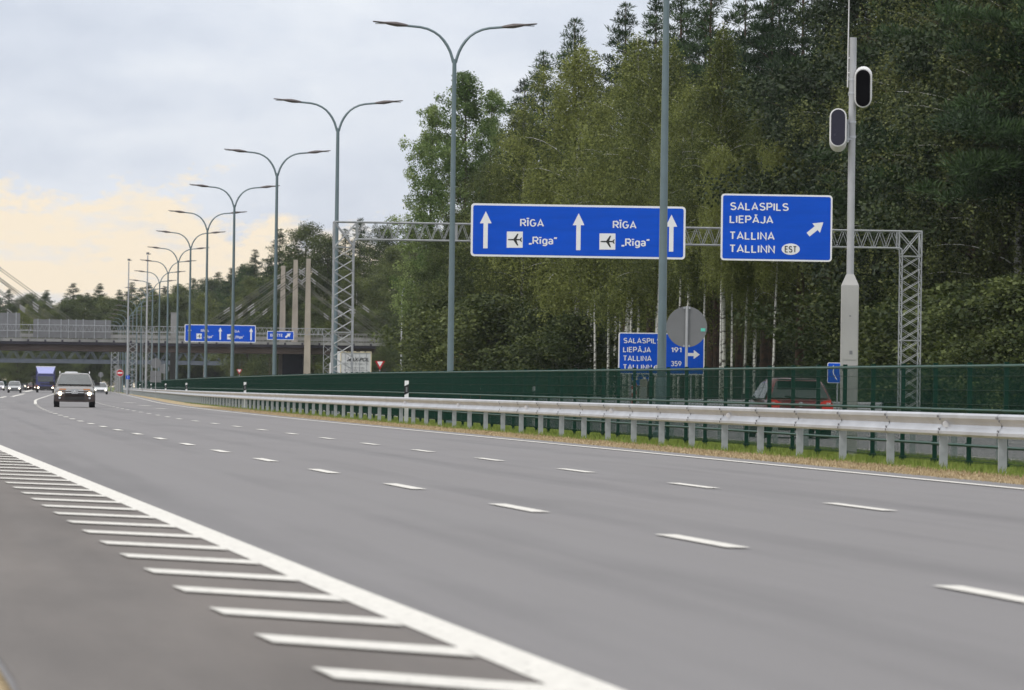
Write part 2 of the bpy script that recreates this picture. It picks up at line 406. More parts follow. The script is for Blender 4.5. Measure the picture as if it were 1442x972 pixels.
# ------------------------------------------------------------------ guardrails
PROF = [(.0,.745),(-.045,.752),(-.080,.725),(-.080,.685),(-.022,.625),(-.012,.597),(-.022,.570),(-.080,.510),(-.080,.470),(-.045,.442),(0,.450)]
def guardrail(label, dtab, Ya, Yb, side, zoff, phase, nmax=99):
    """side=-1: face towards smaller d"""
    root = thing('guardrail', (RX(interp(dtab, Ya) if isinstance(dtab, list) else dtab, Ya), Ya, 0), label, 'guardrail')
    o0 = root.location.copy()
    D = lambda y: interp(dtab, y) if isinstance(dtab, list) else dtab
    prof = [(p[0]*(-side)*-1 if side < 0 else -p[0], p[1]) for p in PROF]
    prof = [((p[0] if side < 0 else -p[0]), p[1]) for p in PROF]
    back = [(x - side*.006*1.0, z) for x, z in prof[::-1]]
    ring = prof + back
    mb = MB(); Y = ys(Ya, Yb, 4.0)
    mb.loft([[Vector((RX(D(y), y) + x, y, z + zoff)) - o0 for x, z in ring] for y in Y])
    jp = []
    mb.build('rail_beam', M_GALV, root)
    seam = MB(); bo = MB()
    for (xa, za), (xb, zb_) in zip(prof, prof[1:]):
        o_ = side*.003
        seam.add([(xa+o_, -.012, za), (xb+o_, -.012, zb_), (xb+o_, .012, zb_), (xa+o_, .012, za)], [(0,1,2,3)])
    for z_, y_ in ((.705, -.07), (.705, .07), (.665, -.14), (.53, -.07), (.49, -.14), (.53, .07), (.597, .02)):
        xx = float(np.interp(-z_, [-p[1] for p in prof], [p[0] for p in prof]))
        bo.cyl((xx + side*.006, y_, z_), .017, .014, 8, 'X')
    js = bs_ = None; k = 0
    for q in range(int((min(Yb, 420) - phase)/4)):
        y = phase + 4*q
        if y < Ya + 1 or k > 96: continue
        p = Vector((RX(D(y), y), y, zoff)) - o0
        if js is None: js = o = seam.build('lap_seam', M_SBACK, root)
        else: o = js.copy(); COL.objects.link(o); o.parent = root
        o.location = p
        if y < 130:
            if bs_ is None: bs_ = [p_._build('bolt', M_SBACK, o) for p_ in bo.pieces()]
            else:
                for b0 in bs_: b_ = b0.copy(); COL.objects.link(b_); b_.parent = o
        k += 1
    pm_ = MB()
    for x, y_, w, t in ((0, -.05, .10, .006), (-.05, -.035, .006, .03), (.05, -.035, .006, .03)): pass
    pm_.box((0, -.03, .30), (.11, .006, 1.04)); pm_.box((-.0525, 0, .30), (.005, .055, 1.04)); pm_.box((.0525, 0, .30), (.005, .055, 1.04))
    pm_.box((-.043, .027, .30), (.024, .005, 1.04)); pm_.box((.043, .027, .30), (.024, .005, 1.04))
    pm_.box((0, -.036, .50), (.032, .003, .42))
    proto = None; rest = MB(); k = 0
    y = phase + (.25 if side < 0 else 0)
    while y < Yb:
        if y >= Ya:
            p = Vector((RX(D(y), y) - side*.045, y, zoff - .10)) - o0
            if k < nmax:
                if proto is None: o = proto = pm_.build('post', M_GALVP, root)
                else: o = proto.copy(); COL.objects.link(o)
                o.location = p; o.parent = root
            else:
                rest.box(p + Vector((0, 0, .3)), (.11, .055, 1.0))
            k += 1
        y += 4.0
    if rest.v: tag(rest.build('post_row', M_GALVP, root), kind='stuff')
    # small reflectors bolted in the rail's waist
    for y in (71.6, 91.2, 107, 122.4, 138.3, 154):
        if y > Ya and side < 0: MB().cyl(Vector((RX(D(y), y) - .05, y, .60 + zoff)) - o0, .045, .05, 12, 'Y').build('reflector', M_HOUS, root, True)
    return root
guardrail('long galvanised guardrail on the near side of the median, in front of the green fence', RAIL, 52, 780, -1, 0, 56.0)
guardrail('galvanised guardrail behind the green fence, edging the far carriageway', 18.05, 60, 420, 1, -.12, 62)
guardrail('short guardrail on the far verge behind the red car', 34.4, 193, 330, -1, -.02, 195)

# ------------------------------------------------------------------ green mesh fence
def fence(label, D, Ya, Yb, step, hfun):
    root = thing('mesh_fence', (RX(interp(D, Ya), Ya), Ya, 0), label, 'fence'); o0 = root.location.copy()
    Ht = 1.55
    pan = MB()
    nw = 50; tall = 1.45
    for i in range(nw):
        y = (i + .5) * step / nw
        r = .0024
        pan.add([(-r, y-r, .05), (r, y-r, .05), (r, y+r, .05), (-r, y+r, .05), (-r, y-r, tall), (r, y-r, tall), (r, y+r, tall), (-r, y+r, tall)],
                [(0,1,5,4),(1,2,6,5),(2,3,7,6),(3,0,4,7)])
    for z in [.08 + .2*k for k in range(8)]:
        for dx in ((-.006, .006)): pan.box((dx, step/2, min(z, tall - .02)), (.006, step, .006))
    rl = MB()
    for z in (tall - .03, .80, .30):
        rl.add([(-.004, 0, z - .02), (-.018, 0, z), (-.004, 0, z + .02), (-.004, step, z - .02), (-.018, step, z), (-.004, step, z + .02)], [(0,3,4,1),(1,4,5,2)])
    post = MB(); post.box((0, 0, .60), (.06, .06, 1.70)); post.box((0, 0, 1.46), (.066, .066, .02)); post.box((0, 0, .06), (.10, .10, .05))
    for z in (1.38, .82, .32): post.box((-.036, 0, z), (.012, .09, .03))
    pr_ = {}; k = 0; restp = MB(); restw = MB(); restr = MB()
    y = Ya
    while y < Yb:
        y2 = y + step; a = Vector((RX(interp(D, y), y), y, 0)); b = Vector((RX(interp(D, y2), y2), y2, 0))
        rz = -math.atan2(b.x - a.x, b.y - a.y); zo = hfun(y)
        loc = a - o0 + Vector((0, 0, zo))
        if k < 100:
            for nm, src, mt, off in (('mesh_panel', pan, M_GREEN, .0), ('fold_strip', rl, M_GREENL, .0), ('post', post, M_GREEN, .05)):
                if nm not in pr_: o = pr_[nm] = src.build(nm, mt, root)
                else: o = pr_[nm].copy(); COL.objects.link(o); o.parent = root
                o.location = loc + Vector((off, 0, 0)); o.rotation_euler = (0, 0, rz)
        else:
            Mx = Matrix.Translation(loc) @ Matrix.Rotation(rz, 4, 'Z')
            for src, dst, off in ((pan, restw, 0), (rl, restr, 0), (post, restp, .05)):
                dst.add([Mx @ (Vector(v) + Vector((off, 0, 0))) for v in src.v], src.f)
        y = y2; k += 1
    if restp.v:
        tag(restw.build('mesh_panel_row', M_GREEN, root), kind='stuff'); tag(restr.build('fold_strip_row', M_GREENL, root), kind='stuff')
        tag(restp.build('post_row', M_GREEN, root), kind='stuff')
    return root
fence('long dark green wire mesh fence running down the median behind the near guardrail', FENC, 62.5, 660, 2.58,
      lambda y: -.02 + .12 * min(1, max(0, (y - 70) / 110)))

# ------------------------------------------------------------------ lamps
def lamp(Y, i):
    px = {}
    x = LX(Y)
    return x
LAMP_Y = [118 + 44 * k for k in range(20)]
def make_lamp():
    root = thing('street_lamp', (0, 0, 0), 'x', 'street lamp', group='double armed street lamps down the median')
    pole = MB()
    pole.tube([(0,0,-.3), (0,0,3), (0,0,7), (0,0,11.1)], [.105, .095, .08, .062], 16); pole.build('pole', M_LAMP, root, True)
    b = MB(); b.tube([(0,0,-.3), (0,0,.15), (0,0,.2), (0,0,1.3), (0,0,1.36)], [.18, .18, .13, .13, .11], 16); b.build('pole_base', M_LAMP, root, True)
    prof = [(0, 11.0), (.035, 11.12), (.10, 11.32), (.19, 11.50), (.30, 11.66), (.43, 11.80), (.60, 11.92), (.80, 12.01), (1.02, 12.06), (1.30, 12.085), (1.52, 12.105)]
    for s in (-1, 1):
        a = MB(); dz = .02 if s < 0 else 0
        a.tube([(s*x + s*.03, 0, z) for x, z in prof], [.052] + [.045]*4 + [.038]*6, 8); a.build('arm', M_LAMP, root, True)
        h = MB()
        xs = [(1.42, .035, .03), (1.50, .05, .045), (1.62, .10, .06), (1.78, .15, .075), (1.95, .16, .06), (2.15, .16, .032), (2.45, .15, .022), (2.50, .12, .015)]
        rings = []
        for x, w, hh in xs:
            zc = 12.10 + (x - 1.42) * .105; rings.append([(s*x, w*math.cos(t), zc + hh*math.sin(t)) for t in [2*math.pi*k/12 for k in range(12)]])
        h.loft(rings); hd = h.build('lamp_head', M_LHEAD, root, True)
        g_ = MB(); g_.box((s*2.2, 0, 12.10 + .78*.105 - .035), (.45, .24, .012), 0); g_.build('lamp_glass', M_GLASSP, hd)
    return root
def lamp_x(Y): return RX(interp([(0, 16.1), (118, 16.1), (162, 15.68), (206, 15.46), (250, 15.75), (1200, 15.75)], Y), Y)
plamp = make_lamp()
names = ['nearest street lamp, tall pole crossing the long gantry sign, its arms above the picture',
 'second nearest double armed street lamp, pole just left of the long gantry sign',
 'double armed street lamp whose pole stands behind the left lattice tower of the near gantry',
 'double armed street lamp, first one left of the near gantry tower',
 'double armed street lamp whose pole crosses the right end of the distant long blue sign',
 'double armed street lamp whose pole crosses the left end of the distant long blue sign',
 'double armed street lamp standing just left of the distant long blue sign',
 'eighth double armed street lamp from the camera, arms level with the far treetops']
for i, Y in enumerate(LAMP_Y):
    o = plamp if i == 0 else copy_tree(plamp)
    put(o, (lamp_x(Y), Y, -.05), heading(Y) * -1 * .3, names[i] if i < len(names) else 'small distant double armed street lamp in the row beyond the bridge' if Y > 690 else
        ['small grey double armed street lamp, %s beyond the eighth' % w for w in ('first', 'second', 'third', 'fourth', 'fifth', 'sixth')][i - 8] )
# tall masts, side lamps
def mast(px, Y, ytop, r, label, curved=False, name='camera_mast', cat='mast', group=None):
    x = gx(px, Y); zt = at(px, ytop, Y).z
    root = thing(name, (x, Y, -.15), label, cat, 0, group)
    p = MB()
    if curved:
        pts = [(0,0,0), (0,0,zt-1.2), (.08,0,zt-.6), (.4,0,zt-.15), (.9,0,zt+.05), (1.25,0,zt+.1)]; p.tube(pts, [.09,.06,.055,.045,.04,.04], 8)
        p.build('pole', M_POLEG, root, True)
        h = MB(); h.loft([[(q, w*math.cos(t), zt+.12+(q-1.2)*.1+hh*math.sin(t)) for t in [k*math.pi/4 for k in range(8)]] for q, w, hh in ((1.15,.04,.03),(1.3,.11,.05),(1.6,.12,.03),(1.75,.08,.02))])
        h.build('lamp_head', M_LHEAD, root, True)
    else:
        p.tube([(0,0,0), (0,0,zt-.2)], [r, r*.6], 8); p.build('pole', M_POLEG, root, True)
        h = MB(); h.cyl((0,0,zt), .16, .22, 10); h.bar((0,0,zt-.1), (.35,0,zt-.05), .04); h.build('mast_head', M_SBACK, root, True)
    return root
mast(179, 610, 364, .11, 'thin grey mast with a small head, left of the other slim mast above the bridge')
mast(205.5, 560, 355, .11, 'thin grey mast with a small head standing at the far gantry tower')
mast(564.5, 440, 395, .1, 'grey street lamp with one curved arm beside the yield sign', True, 'street_lamp', 'street lamp')
for i, px in enumerate((10, 32, 52, 68, 101, 117, 130, 143)):
    o = mast(px, 1005 + 9*i, 497, .10, 'slim grey pole under the distant bridge', False, 'lighting_pole', 'pole', 'slim poles under the distant bridge')

# ------------------------------------------------------------------ gantries
def lattice_tower(mb, x0, x1, y0, y1, z0, z1, pitch, r=.027, rd=.0095):
    for x in (x0, x1):
        for y in (y0, y1): mb.bar((x,y,z0), (x,y,z1), r, 6)
    n = max(1, round((z1 - z0) / pitch))
    for i in range(n):
        a = z0 + (z1-z0)*i/n; b = z0 + (z1-z0)*(i+1)/n
        for y in (y0, y1):
            mb.bar((x0,y,a), (x1,y,b), rd, 4, cap=False); mb.bar((x1,y,a), (x0,y,b), rd, 4, cap=False)
        for x in (x0, x1):
            mb.bar((x,y0,a), (x,y1,b), rd, 4, cap=False)
    for z in (z0, z1, (z0+z1)/2):
        for y in (y0, y1): mb.bar((x0,y,z), (x1,y,z), r*.8, 5)
        for x in (x0, x1): mb.bar((x,y0,z), (x,y1,z), r*.8, 5)
    mb.box(((x0+x1)/2, (y0+y1)/2, z0+.02), (abs(x1-x0)+.3, abs(y1-y0)+.3, .05))
def lattice_beam(mb, xa, xb, y0, y1, z0, z1, pitch, r=.032, rd=.012):
    for z in (z0, z1):
        for y in (y0, y1): mb.bar((xa,y,z), (xb,y,z), r, 6)
    n = round(abs(xb-xa)/pitch)
    for i in range(n):
        a = xa+(xb-xa)*i/n; c = xa+(xb-xa)*(i+.5)/n; b = xa+(xb-xa)*(i+1)/n
        for y in (y0, y1):
            mb.bar((a,y,z0), (c,y,z1), rd, 4, cap=False); mb.bar((c,y,z1), (b,y,z0), rd, 4, cap=False)
        for z in (z0, z1): mb.bar((a,y0,z), (c,y1,z), rd, 4, cap=False)
        if i % 8 == 0:
            for y in (y0, y1): mb.bar((a,y,z0), (a,y,z1), r*.9, 5)
def gantry(label, px_l, px_r, Y, zt, tower_w=.74, left=True, extend=0, pitch=.44):
    xl, xr = gx(px_l, Y), gx(px_r, Y)
    L = (xr - xl) * 1.0; rz = .108 if Y < 300 else .085
    root = thing('sign_gantry', (xl, Y, -.1), label, 'sign gantry', rz)
    D = .55; zb = zt - .64; ztw = zt - .95
    for x, s in ((0, 1), (L, -1)):
        m_ = MB(); lattice_tower(m_, x - tower_w/2, x + tower_w/2, 0, D, 0, ztw, pitch)
        xo, xi = x - s*tower_w/2, x + s*(tower_w/2 + .12)      # corner box
        for y in (0, D):
            m_.bar((xo,y,ztw), (xo,y,zt), .035, 6); m_.bar((xo,y,zt), (xi,y,zt), .032, 6); m_.bar((xi,y,zt), (xi,y,zb), .035, 6)
            m_.bar((xi,y,zb), (xi - s*.10,y,zb-.05), .035, 6); m_.bar((xi - s*.10,y,zb-.05), (x + s*tower_w/2,y,ztw), .035, 6)
            m_.bar((xo,y,zt), (x + s*tower_w/2,y,ztw+.05), .022, 5); m_.bar((xo,y,ztw), (xi,y,zt), .022, 5)
        for z in (ztw, zt): m_.bar((xo,0,z), (xo,D,z), .03, 5)
        m_.bar((xo,0,ztw), (xo,D,zt), .014, 4)
        m_.build('tower', M_TRUSS, root)
    b = MB(); lattice_beam(b, tower_w/2 + .12 - extend, L - tower_w/2 - .12, 0, D, zb, zt, .47); b.build('beam', M_TRUSS, root)
    return root
GY = 199.0
G1 = gantry('lattice steel sign gantry spanning the far carriageway, carrying the two near blue signs', 482, 1293, GY, 7.22 + .1)
x207 = gx(207, 555)
G2 = gantry('small distant lattice sign gantry in front of the bridge with a double signpost tower', 207, 462, 555, 7.25 + .1, 1.0, extend=24, pitch=.8)
for px, Y, tx in ((186, 640, 'pale lattice tower under the bridge, right one of two'), (161, 760, 'smaller lattice tower under the bridge, left one of two')):
    root = thing('lattice_tower', (gx(px, Y), Y, -.1), tx, 'lattice tower')
    m_ = MB(); lattice_tower(m_, -.5, .5, 0, .6, 0, 6.2, .7, .04, .02); m_.build('lattice', M_TRUSS, root)

# ------------------------------------------------------------------ sign making
def rrect(x0, z0, x1, z1, r, n=5):
    pts = []
    for cx, cz, a in ((x1-r, z1-r, 0), (x0+r, z1-r, 90), (x0+r, z0+r, 180), (x1-r, z0+r, 270)):
        for k in range(n+1): t = R(a + 90*k/n); pts.append((cx + r*math.cos(t), cz + r*math.sin(t)))
    return pts
def arc(cx, cy, rx, ry, a0, a1, n=9): return [(cx + rx*math.cos(R(a0+(a1-a0)*k/n)), cy + ry*math.sin(R(a0+(a1-a0)*k/n))) for k in range(n+1)]
_P = [(0,0),(0,1),(.30,1)] + arc(.30,.73,.23,.27,90,-90,7) + [(0,.46)]
_mac = lambda x: [(x-.15,1.19),(x+.15,1.19)]
_A = [[(0,0),(.31,1),(.62,0)], [(.10,.27),(.52,.27)]]
GL = {'S': (.56, [arc(.28,.755,.25,.245,28,270,12) + arc(.28,.255,.27,.255,90,-152,12)]),
 'A': (.62, _A), 'Ā': (.62, _A + [_mac(.31)]), 'L': (.44, [[(0,1),(0,0),(.44,0)]]), 'P': (.53, [_P]),
 'I': (0, [[(0,0),(0,1)]]), 'Ī': (0, [[(0,0),(0,1)], _mac(0)]), 'E': (.46, [[(.46,1),(0,1),(0,0),(.46,0)], [(0,.52),(.40,.52)]]),
 'J': (.40, [[(.40,1)] + arc(.19,.22,.21,.22,0,-165,8)]), 'T': (.54, [[(0,1),(.54,1)], [(.27,1),(.27,0)]]), 'N': (.56, [[(0,0),(0,1),(.56,0),(.56,1)]]),
 'R': (.55, [_P, [(.27,.46),(.55,0)]]), 'G': (.60, [arc(.30,.5,.30,.5,48,350,14) + [(.60,.47),(.34,.47)]]),
 'B': (.55, [[(0,0),(0,1),(.28,1)] + arc(.28,.765,.22,.235,90,-90,7) + [(0,.53)], [(.28,.53)] + arc(.29,.265,.26,.265,90,-90,7) + [(0,0)]]),
 'i': (0, [[(0,0),(0,.74)]]), 'ī': (0, [[(0,0),(0,.74)], [(-.14,.97),(.14,.97)]]),
 'g': (.44, [arc(.22,.37,.22,.37,0,360,16), [(.44,.74)] + arc(.21,-.06,.23,.20,0,-150,7)]),
 'a': (.40, [arc(.19,.50,.21,.24,150,0,6) + [(.40,0)], arc(.20,.20,.20,.20,0,360,12)]),
 '1': (.20, [[(.20,1),(.20,0)],[(.20,.97),(.0,.80)]]), '9': (.50, [arc(.25,.70,.25,.30,0,360,14), [(.50,.70),(.47,.52),(.18,0)]]), '6': (.50, [arc(.25,.30,.25,.30,0,360,14), [(0,.30),(.03,.48),(.32,1)]]),
 '3': (.48, [arc(.23,.755,.22,.245,150,-90,9), arc(.23,.26,.25,.26,90,-155,9)]), '5': (.48, [[(.45,1),(.07,1),(.04,.56)] + arc(.23,.31,.25,.31,112,-150,10)]),
 '„': (.16, [[(.03,.10),(-.02,-.14)], [(.19,.10),(.14,-.14)]]), '”': (.16, [[(.03,1.04),(-.02,.80)], [(.19,1.04),(.14,.80)]]), '-': (.3, [[(0,.45),(.3,.45)]])}
def ribbon(mb, pts, w, y, f):
    P = [Vector(p) for p in pts]; n = len(P); L_, R_ = [], []
    closed = (P[0]-P[-1]).length < 1e-4
    for i, p in enumerate(P):
        a = P[i-1] if i else (P[-2] if closed else None); b = P[i+1] if i < n-1 else (P[1] if closed else None)
        d1 = (p-a).normalized() if a is not None else (b-p).normalized(); d2 = (b-p).normalized() if b is not None else d1
        n1 = Vector((-d1.y, d1.x)); n2 = Vector((-d2.y, d2.x)); mm = (n1+n2)
        mm = mm.normalized() if mm.length > .1 else n1
        k = w/2/max(.45, mm.dot(n1))
        e_ = Vector((0,0))
        if not closed and a is None: e_ = -d2*w*.0
        L_.append(p + mm*k); R_.append(p - mm*k)
    vs = [f(q, y) for q in L_] + [f(q, y) for q in R_]
    mb.add(vs, [(i, i+1, n+i+1, n+i) for i in range(n-1)])
def stroke_text(s, x0, x1, zbase, zcap, y, matx, parent, weight=.165, name='lettering'):
    """letters drawn as even strokes, like road-sign lettering"""
    gap = .25; adv = 0; items = []
    for ch in s:
        w, st = GL[ch]; items.append((adv, st)); adv += w + gap + (.04 if w == 0 else 0)
    tot = adv - gap; hw = weight/2
    Hh = zcap - zbase; sx_ = (x1 - x0)/(tot + weight); mb = MB(); c = 0
    for a, st in items:
        for pl in st:
            yy = y - .0007*(c % 4); c += 1
            ribbon(mb, pl, weight, yy, lambda q, yy: (x0 + (q.x + a + hw)*sx_, yy, zbase + (hw + q.y*(1-weight))*Hh))
    return mb.build(name, matx, parent)
def text_obj(s, x0, x1, zbase, zcap, y, matx, parent, name='lettering', bold=.0, shear=0):
    cu = bpy.data.curves.new('t', 'FONT'); cu.body = s; cu.size = 1; cu.extrude = 0; cu.offset = bold; cu.shear = shear
    t = bpy.data.objects.new('t', cu); COL.objects.link(t)
    dg = bpy.context.evaluated_depsgraph_get(); me = bpy.data.meshes.new_from_object(t.evaluated_get(dg))
    # cap height measured on an H
    cu.body = 'H'; dg.update(); mh = bpy.data.meshes.new_from_object(t.evaluated_get(bpy.context.evaluated_depsgraph_get()))
    ch = max(v.co.y for v in mh.vertices)
    xs = [v.co.x for v in me.vertices]; a, b = min(xs), max(xs)
    kx = (x1-x0)/(b-a); kz = (zcap-zbase)/ch
    mb = MB(); mb.v = [(x0 + (v.co.x-a)*kx, y, zbase + v.co.y*kz) for v in me.vertices]; mb.f = [tuple(p.vertices) for p in me.polygons]
    n = len(mb.v)
    bpy.data.objects.remove(t); bpy.data.curves.remove(cu)
    return mb.build(name, matx, parent)
class Sign:
    """pixel layout of a panel in the photo turned into metres on the panel"""
    def __init__(s, name, label, x0, y0, w, h, Y, rz=0, sc=None, thick=.05, border=.06, rad=.12, cat='road sign', matx=None):
        s.s = F_PX / Y if sc is None else sc; s.x0, s.y0 = x0, y0
        p = at(x0 + w/2, y0 + h/2 + ROLL*w/2, Y)
        s.root = thing(name, (p.x, Y, p.z), label, cat, rz); s.w, s.h = w/s.s, h/s.s; s.cx, s.cy = x0 + w/2, y0 + h/2
        W2, H2 = s.w/2, s.h/2
        MB().prism(rrect(-W2, -H2, W2, H2, rad), 0, thick).build('border', M_WHITE, s.root)
        MB().prism(rrect(-W2+border, -H2+border, W2-border, H2-border, rad*.6), -.006, 0).build('panel', matx or M_BLUE, s.root)
        bk = MB(); bk.box((0, thick+.03, H2*.5), (s.w*.98, .05, .07)); bk.box((0, thick+.03, -H2*.5), (s.w*.98, .05, .07)); bk.build('back_rail', M_SBACK, s.root)
        s.y = -.012
    def X(s, px): return (px - s.cx)/s.s
    def Z(s, px, py): return -((py - ROLL*(px - s.x0)) - s.cy)/s.s
    def text(s, t, xa, xb, ytop, ybase, m=None, y=None, bold=.012, **k):
        xm = (xa+xb)/2; return stroke_text(t, s.X(xa), s.X(xb), s.Z(xa, ybase), s.Z(xa, ytop), (s.y if y is None else y) - .003, m or M_WHITE, s.root)
    def poly(s, pts, name, m=None, y=None):
        q = [(s.X(a), s.Z(a, b)) for a, b in pts]; y = s.y if y is None else y
        return MB().prism(q, y, y + .004).build(name, m or M_WHITE, s.root)
    def arrow_up(s, x, yt, yh, yb, hw, sw):
        k = lambda dx: ROLL*dx
        s.poly([(x, yt), (x+hw, yh), (x+sw, yh), (x+sw, yb), (x-sw, yb), (x-sw, yh), (x-hw, yh)], 'arrow')
    def arrow(s, a, b, hl, hw, sw, name='arrow'):
        A, B = Vector(a), Vector(b); d = (B-A).normalized(); n = Vector((-d.y, d.x)); H = B - d*hl
        s.poly([tuple(p) for p in (B, H+n*hw, H+n*sw, A+n*sw, A-n*sw, H-n*sw, H-n*hw)], name)
    def plane(s, x0, y0, x1, y1):
        s.poly([(x0,y0),(x1,y0),(x1,y1),(x0,y1)], 'symbol_plate')
        w, h = x1-x0, y1-y0; cx, cy = (x0+x1)/2, (y0+y1)/2
        P = lambda u, v: (cx + u*w/2, cy + v*h/2)
        body = [(-.88,0),(-.78,-.07),(-.15,-.09),(.30,-.72),(.46,-.72),(.22,-.09),(.62,-.07),(.80,-.27),(.92,-.27),(.80,0),(.92,.27),(.80,.27),(.62,.07),(.22,.09),(.46,.72),(.30,.72),(-.15,.09),(-.78,.07)]
        s.poly([P(*p) for p in body], 'aeroplane_symbol', M_BLACK, s.y-.006)
def riga_sign(name, label, x0, y0, k, Y, sc=None):
    """k scales the first sign's pixel layout"""
    q = lambda x: x0 + (x - 662.5)*k
    v = lambda y: y0 + (y - 286.5)*k
    s = Sign(name, label, x0, y0, 304*k, 74.5*k, Y, .1, rad=.13*k**0, border=.075)
    # layout given in photo pixels; row offsets from roll come out again in Z()
    for ax, dy in ((683.2, 0), (814.6, 2.3), (946.4, 4.0)):
        s.poly([(q(a), v(b + dy) ) for a, b in ((ax, 297.9), (ax+8.3, 314.8), (ax+3.1, 314.8), (ax+3.1, 350), (ax-3.1, 350), (ax-3.1, 314.8), (ax-8.3, 314.8))], 'arrow')
    for dx, dy in ((0, 0), (131.3, 2.3)):
        s.text('RĪGA', q(731.8+dx), q(765.5+dx), v(309.3+dy-.9), v(320.2+dy-.9))
        s.plane(q(713.2+dx), v(326.3+dy), q(735.8+dx), v(349.1+dy))
        s.text('„Rīga”', q(744.5+dx), q(784+dx), v(333.2+dy), v(344.2+dy))
    return s
# roll of text rows is removed inside Sign.Z, so feed photo rows as measured
S1 = riga_sign('direction_sign', 'long blue RĪGA sign with three white arrows on the near gantry', 662.5, 286.7, 1.0, GY + .2)
S2 = Sign('direction_sign', 'blue sign reading SALASPILS LIEPĀJA TALLINA TALLINN on the near gantry', 1014.6, 272.9, 158.2, 93.8, GY + .9, .1, border=.065, rad=.13)
S2.text('SALASPILS', 1027, 1110.5, 285, 296.3); S2.text('LIEPĀJA', 1026.6, 1088.8, 303.4, 314.5)
S2.text('TALLINA', 1026.6, 1091, 326.2, 337.6); S2.text('TALLINN', 1026.6, 1091.5, 344.6, 356)
def ell(cx, cy, a, b, n=28): return [(cx + a*math.cos(2*math.pi*k/n), cy + b*math.sin(2*math.pi*k/n)) for k in range(n)]
S2.poly(ell(1114, 351, 13, 8), 'country_oval')
S2.text('EST', 1105.5, 1122.5, 346.3, 355.8, M_BLACK, y=-.02)
S2.arrow((1138.5, 330.5), (1160, 313), 13, 8.6, 3.4)
# brackets tie the signs to the beam
for S_ in (S1, S2):
    b = MB()
    for k in range(5): b.box((-S_.w/2 + S_.w*(k+.5)/5, .10, 0), (.05, .12, S_.h*.92))
    b.build('bracket', M_TRUSS, S_.root)
# far gantry
S4 = riga_sign('direction_sign', 'small distant long blue RĪGA sign on the far gantry', 260, 456.8, 100.2/304, 553.6)
S5 = Sign('direction_sign', 'small distant blue exit sign with one slanted arrow', 376, 466.2, 38, 12.4, 553.6, .08, border=.06, rad=.08)
S5.text('BERĪTE', 380.6, 398.3, 470.2, 474.3, bold=.01); S5.arrow((402, 475.3), (409.3, 469.6), 4.6, 3.1, 1.3)
# backs of signs facing the other way on the far gantry, left part
for (xa, xb, ya, yb, posts, tx) in ((-40, 28, 440.5, 475, (-20, 10.5, 22.5), 'grey back of a distant gantry sign, cut by the left edge of the picture'),
                                   (47, 156, 450.5, 476, (53.5, 69.5, 86, 96.5, 107, 117, 133, 148.5), 'wide grey back of a distant gantry sign above the bridge deck')):
    s = at((xa+xb)/2, (ya+yb)/2, 555.9); sc = F_PX/555.9; w, h = (xb-xa)/sc, (yb-ya)/sc
    r_ = thing('gantry_sign', (s.x, 555.9, s.z), tx, 'road sign', .08)
    MB().box((0,0,0), (w, .05, h)).build('panel', M_SBACK, r_)
    pb = MB()
    for px in posts: pb.box(((px-(xa+xb)/2)/sc, -.06, .02), (.10, .06, h+.1))
    pb.build('stiffener', M_TRUSS, r_)

# verge direction sign
S3 = Sign('direction_sign', 'ground mounted blue sign SALASPILS LIEPĀJA with distances, half hidden by the fence', 870.4, 468.2, 122.2, 58.6, 262, .1, border=.055, rad=.12)
S3.text('SALASPILS', 877.2, 930.5, 475.8, 483.5); S3.text('LIEPĀJA', 877, 916.4, 488.5, 496.2); S3.text('TALLINA', 877, 917.6, 500.7, 508.4); S3.text('TALLINN', 877, 918, 513, 520.6)
S3.poly(ell(927, 518, 6.5, 4.2), 'country_oval'); S3.text('EST', 923, 931, 515.4, 520.4, M_BLACK, y=-.02)
S3.text('191', 944.9, 959.8, 489, 496.5); S3.text('359', 944.9, 960, 508.4, 516)
S3.text('16', 949.5, 959.8, 476.5, 484)
S3.arrow((969, 499.3), (985.8, 499.5), 8.5, 6.3, 2.1)
pp = MB()
for dx in (-1.5, .35, 1.5): pp.bar((dx, .12, -2.95), (dx, .12, .9), .05, 8)
[p_._build('post', M_POLEG, S3.root) for p_ in pp.pieces()]

def small_sign(name, label, px, py, r, Y, shape, front, posts_to=-.15, cat='road sign', px_pole=None):
    """round / square / triangular sign on a pole; r in photo pixels"""
    p = at(px, py, Y); s = F_PX/Y; rr = r/s
    root = thing(name, (p.x, Y, posts_to), label, cat, .0)
    z = p.z - posts_to
    c = [(rr*math.cos(t), z + rr*math.sin(t)) for t in [2*math.pi*k/32 for k in range(32)]]
    face = MB()
    if shape == 'round': face.prism(c, 0, .02)
    elif shape == 'square': face.prism(rrect(-rr, z-rr, rr, z+rr, rr*.12), 0, .02)
    elif shape == 'triangle': face.prism([(-rr, z+rr*.8), (rr, z+rr*.8), (.0, z-rr*.95)], 0, .02)
    MBp = MB(); MBp.bar((0, .045 if front else -.04, 0), (0, .045 if front else -.04, z + (0 if front else rr*1.02)), .028 if Y > 200 else .03, 10)
    MBp.build('pole', M_POLEG, root)
    return root, face, rr, z
# near round sign seen from behind
r_, f_, rr, z = small_sign('round_sign', 'large round sign seen from behind, grey, in front of the blue verge sign', 967, 460.5, 28.8, 117, 'round', False)
f_.build('sign_back', M_SBACK, r_); 
b = MB()
for dz in (rr*.93, -rr*.93): b.box((0, -.035, z+dz), (.16, .02, .03)); b.box((-.06, -.05, z+dz), (.02,.02,.05)); b.box((.06, -.05, z+dz), (.02,.02,.05))
b.build('clamp', M_GALVP, r_); MB().box((.36, -.004, z-.06), (.10, .004, .07)).build('sticker', M_TEAL, r_)
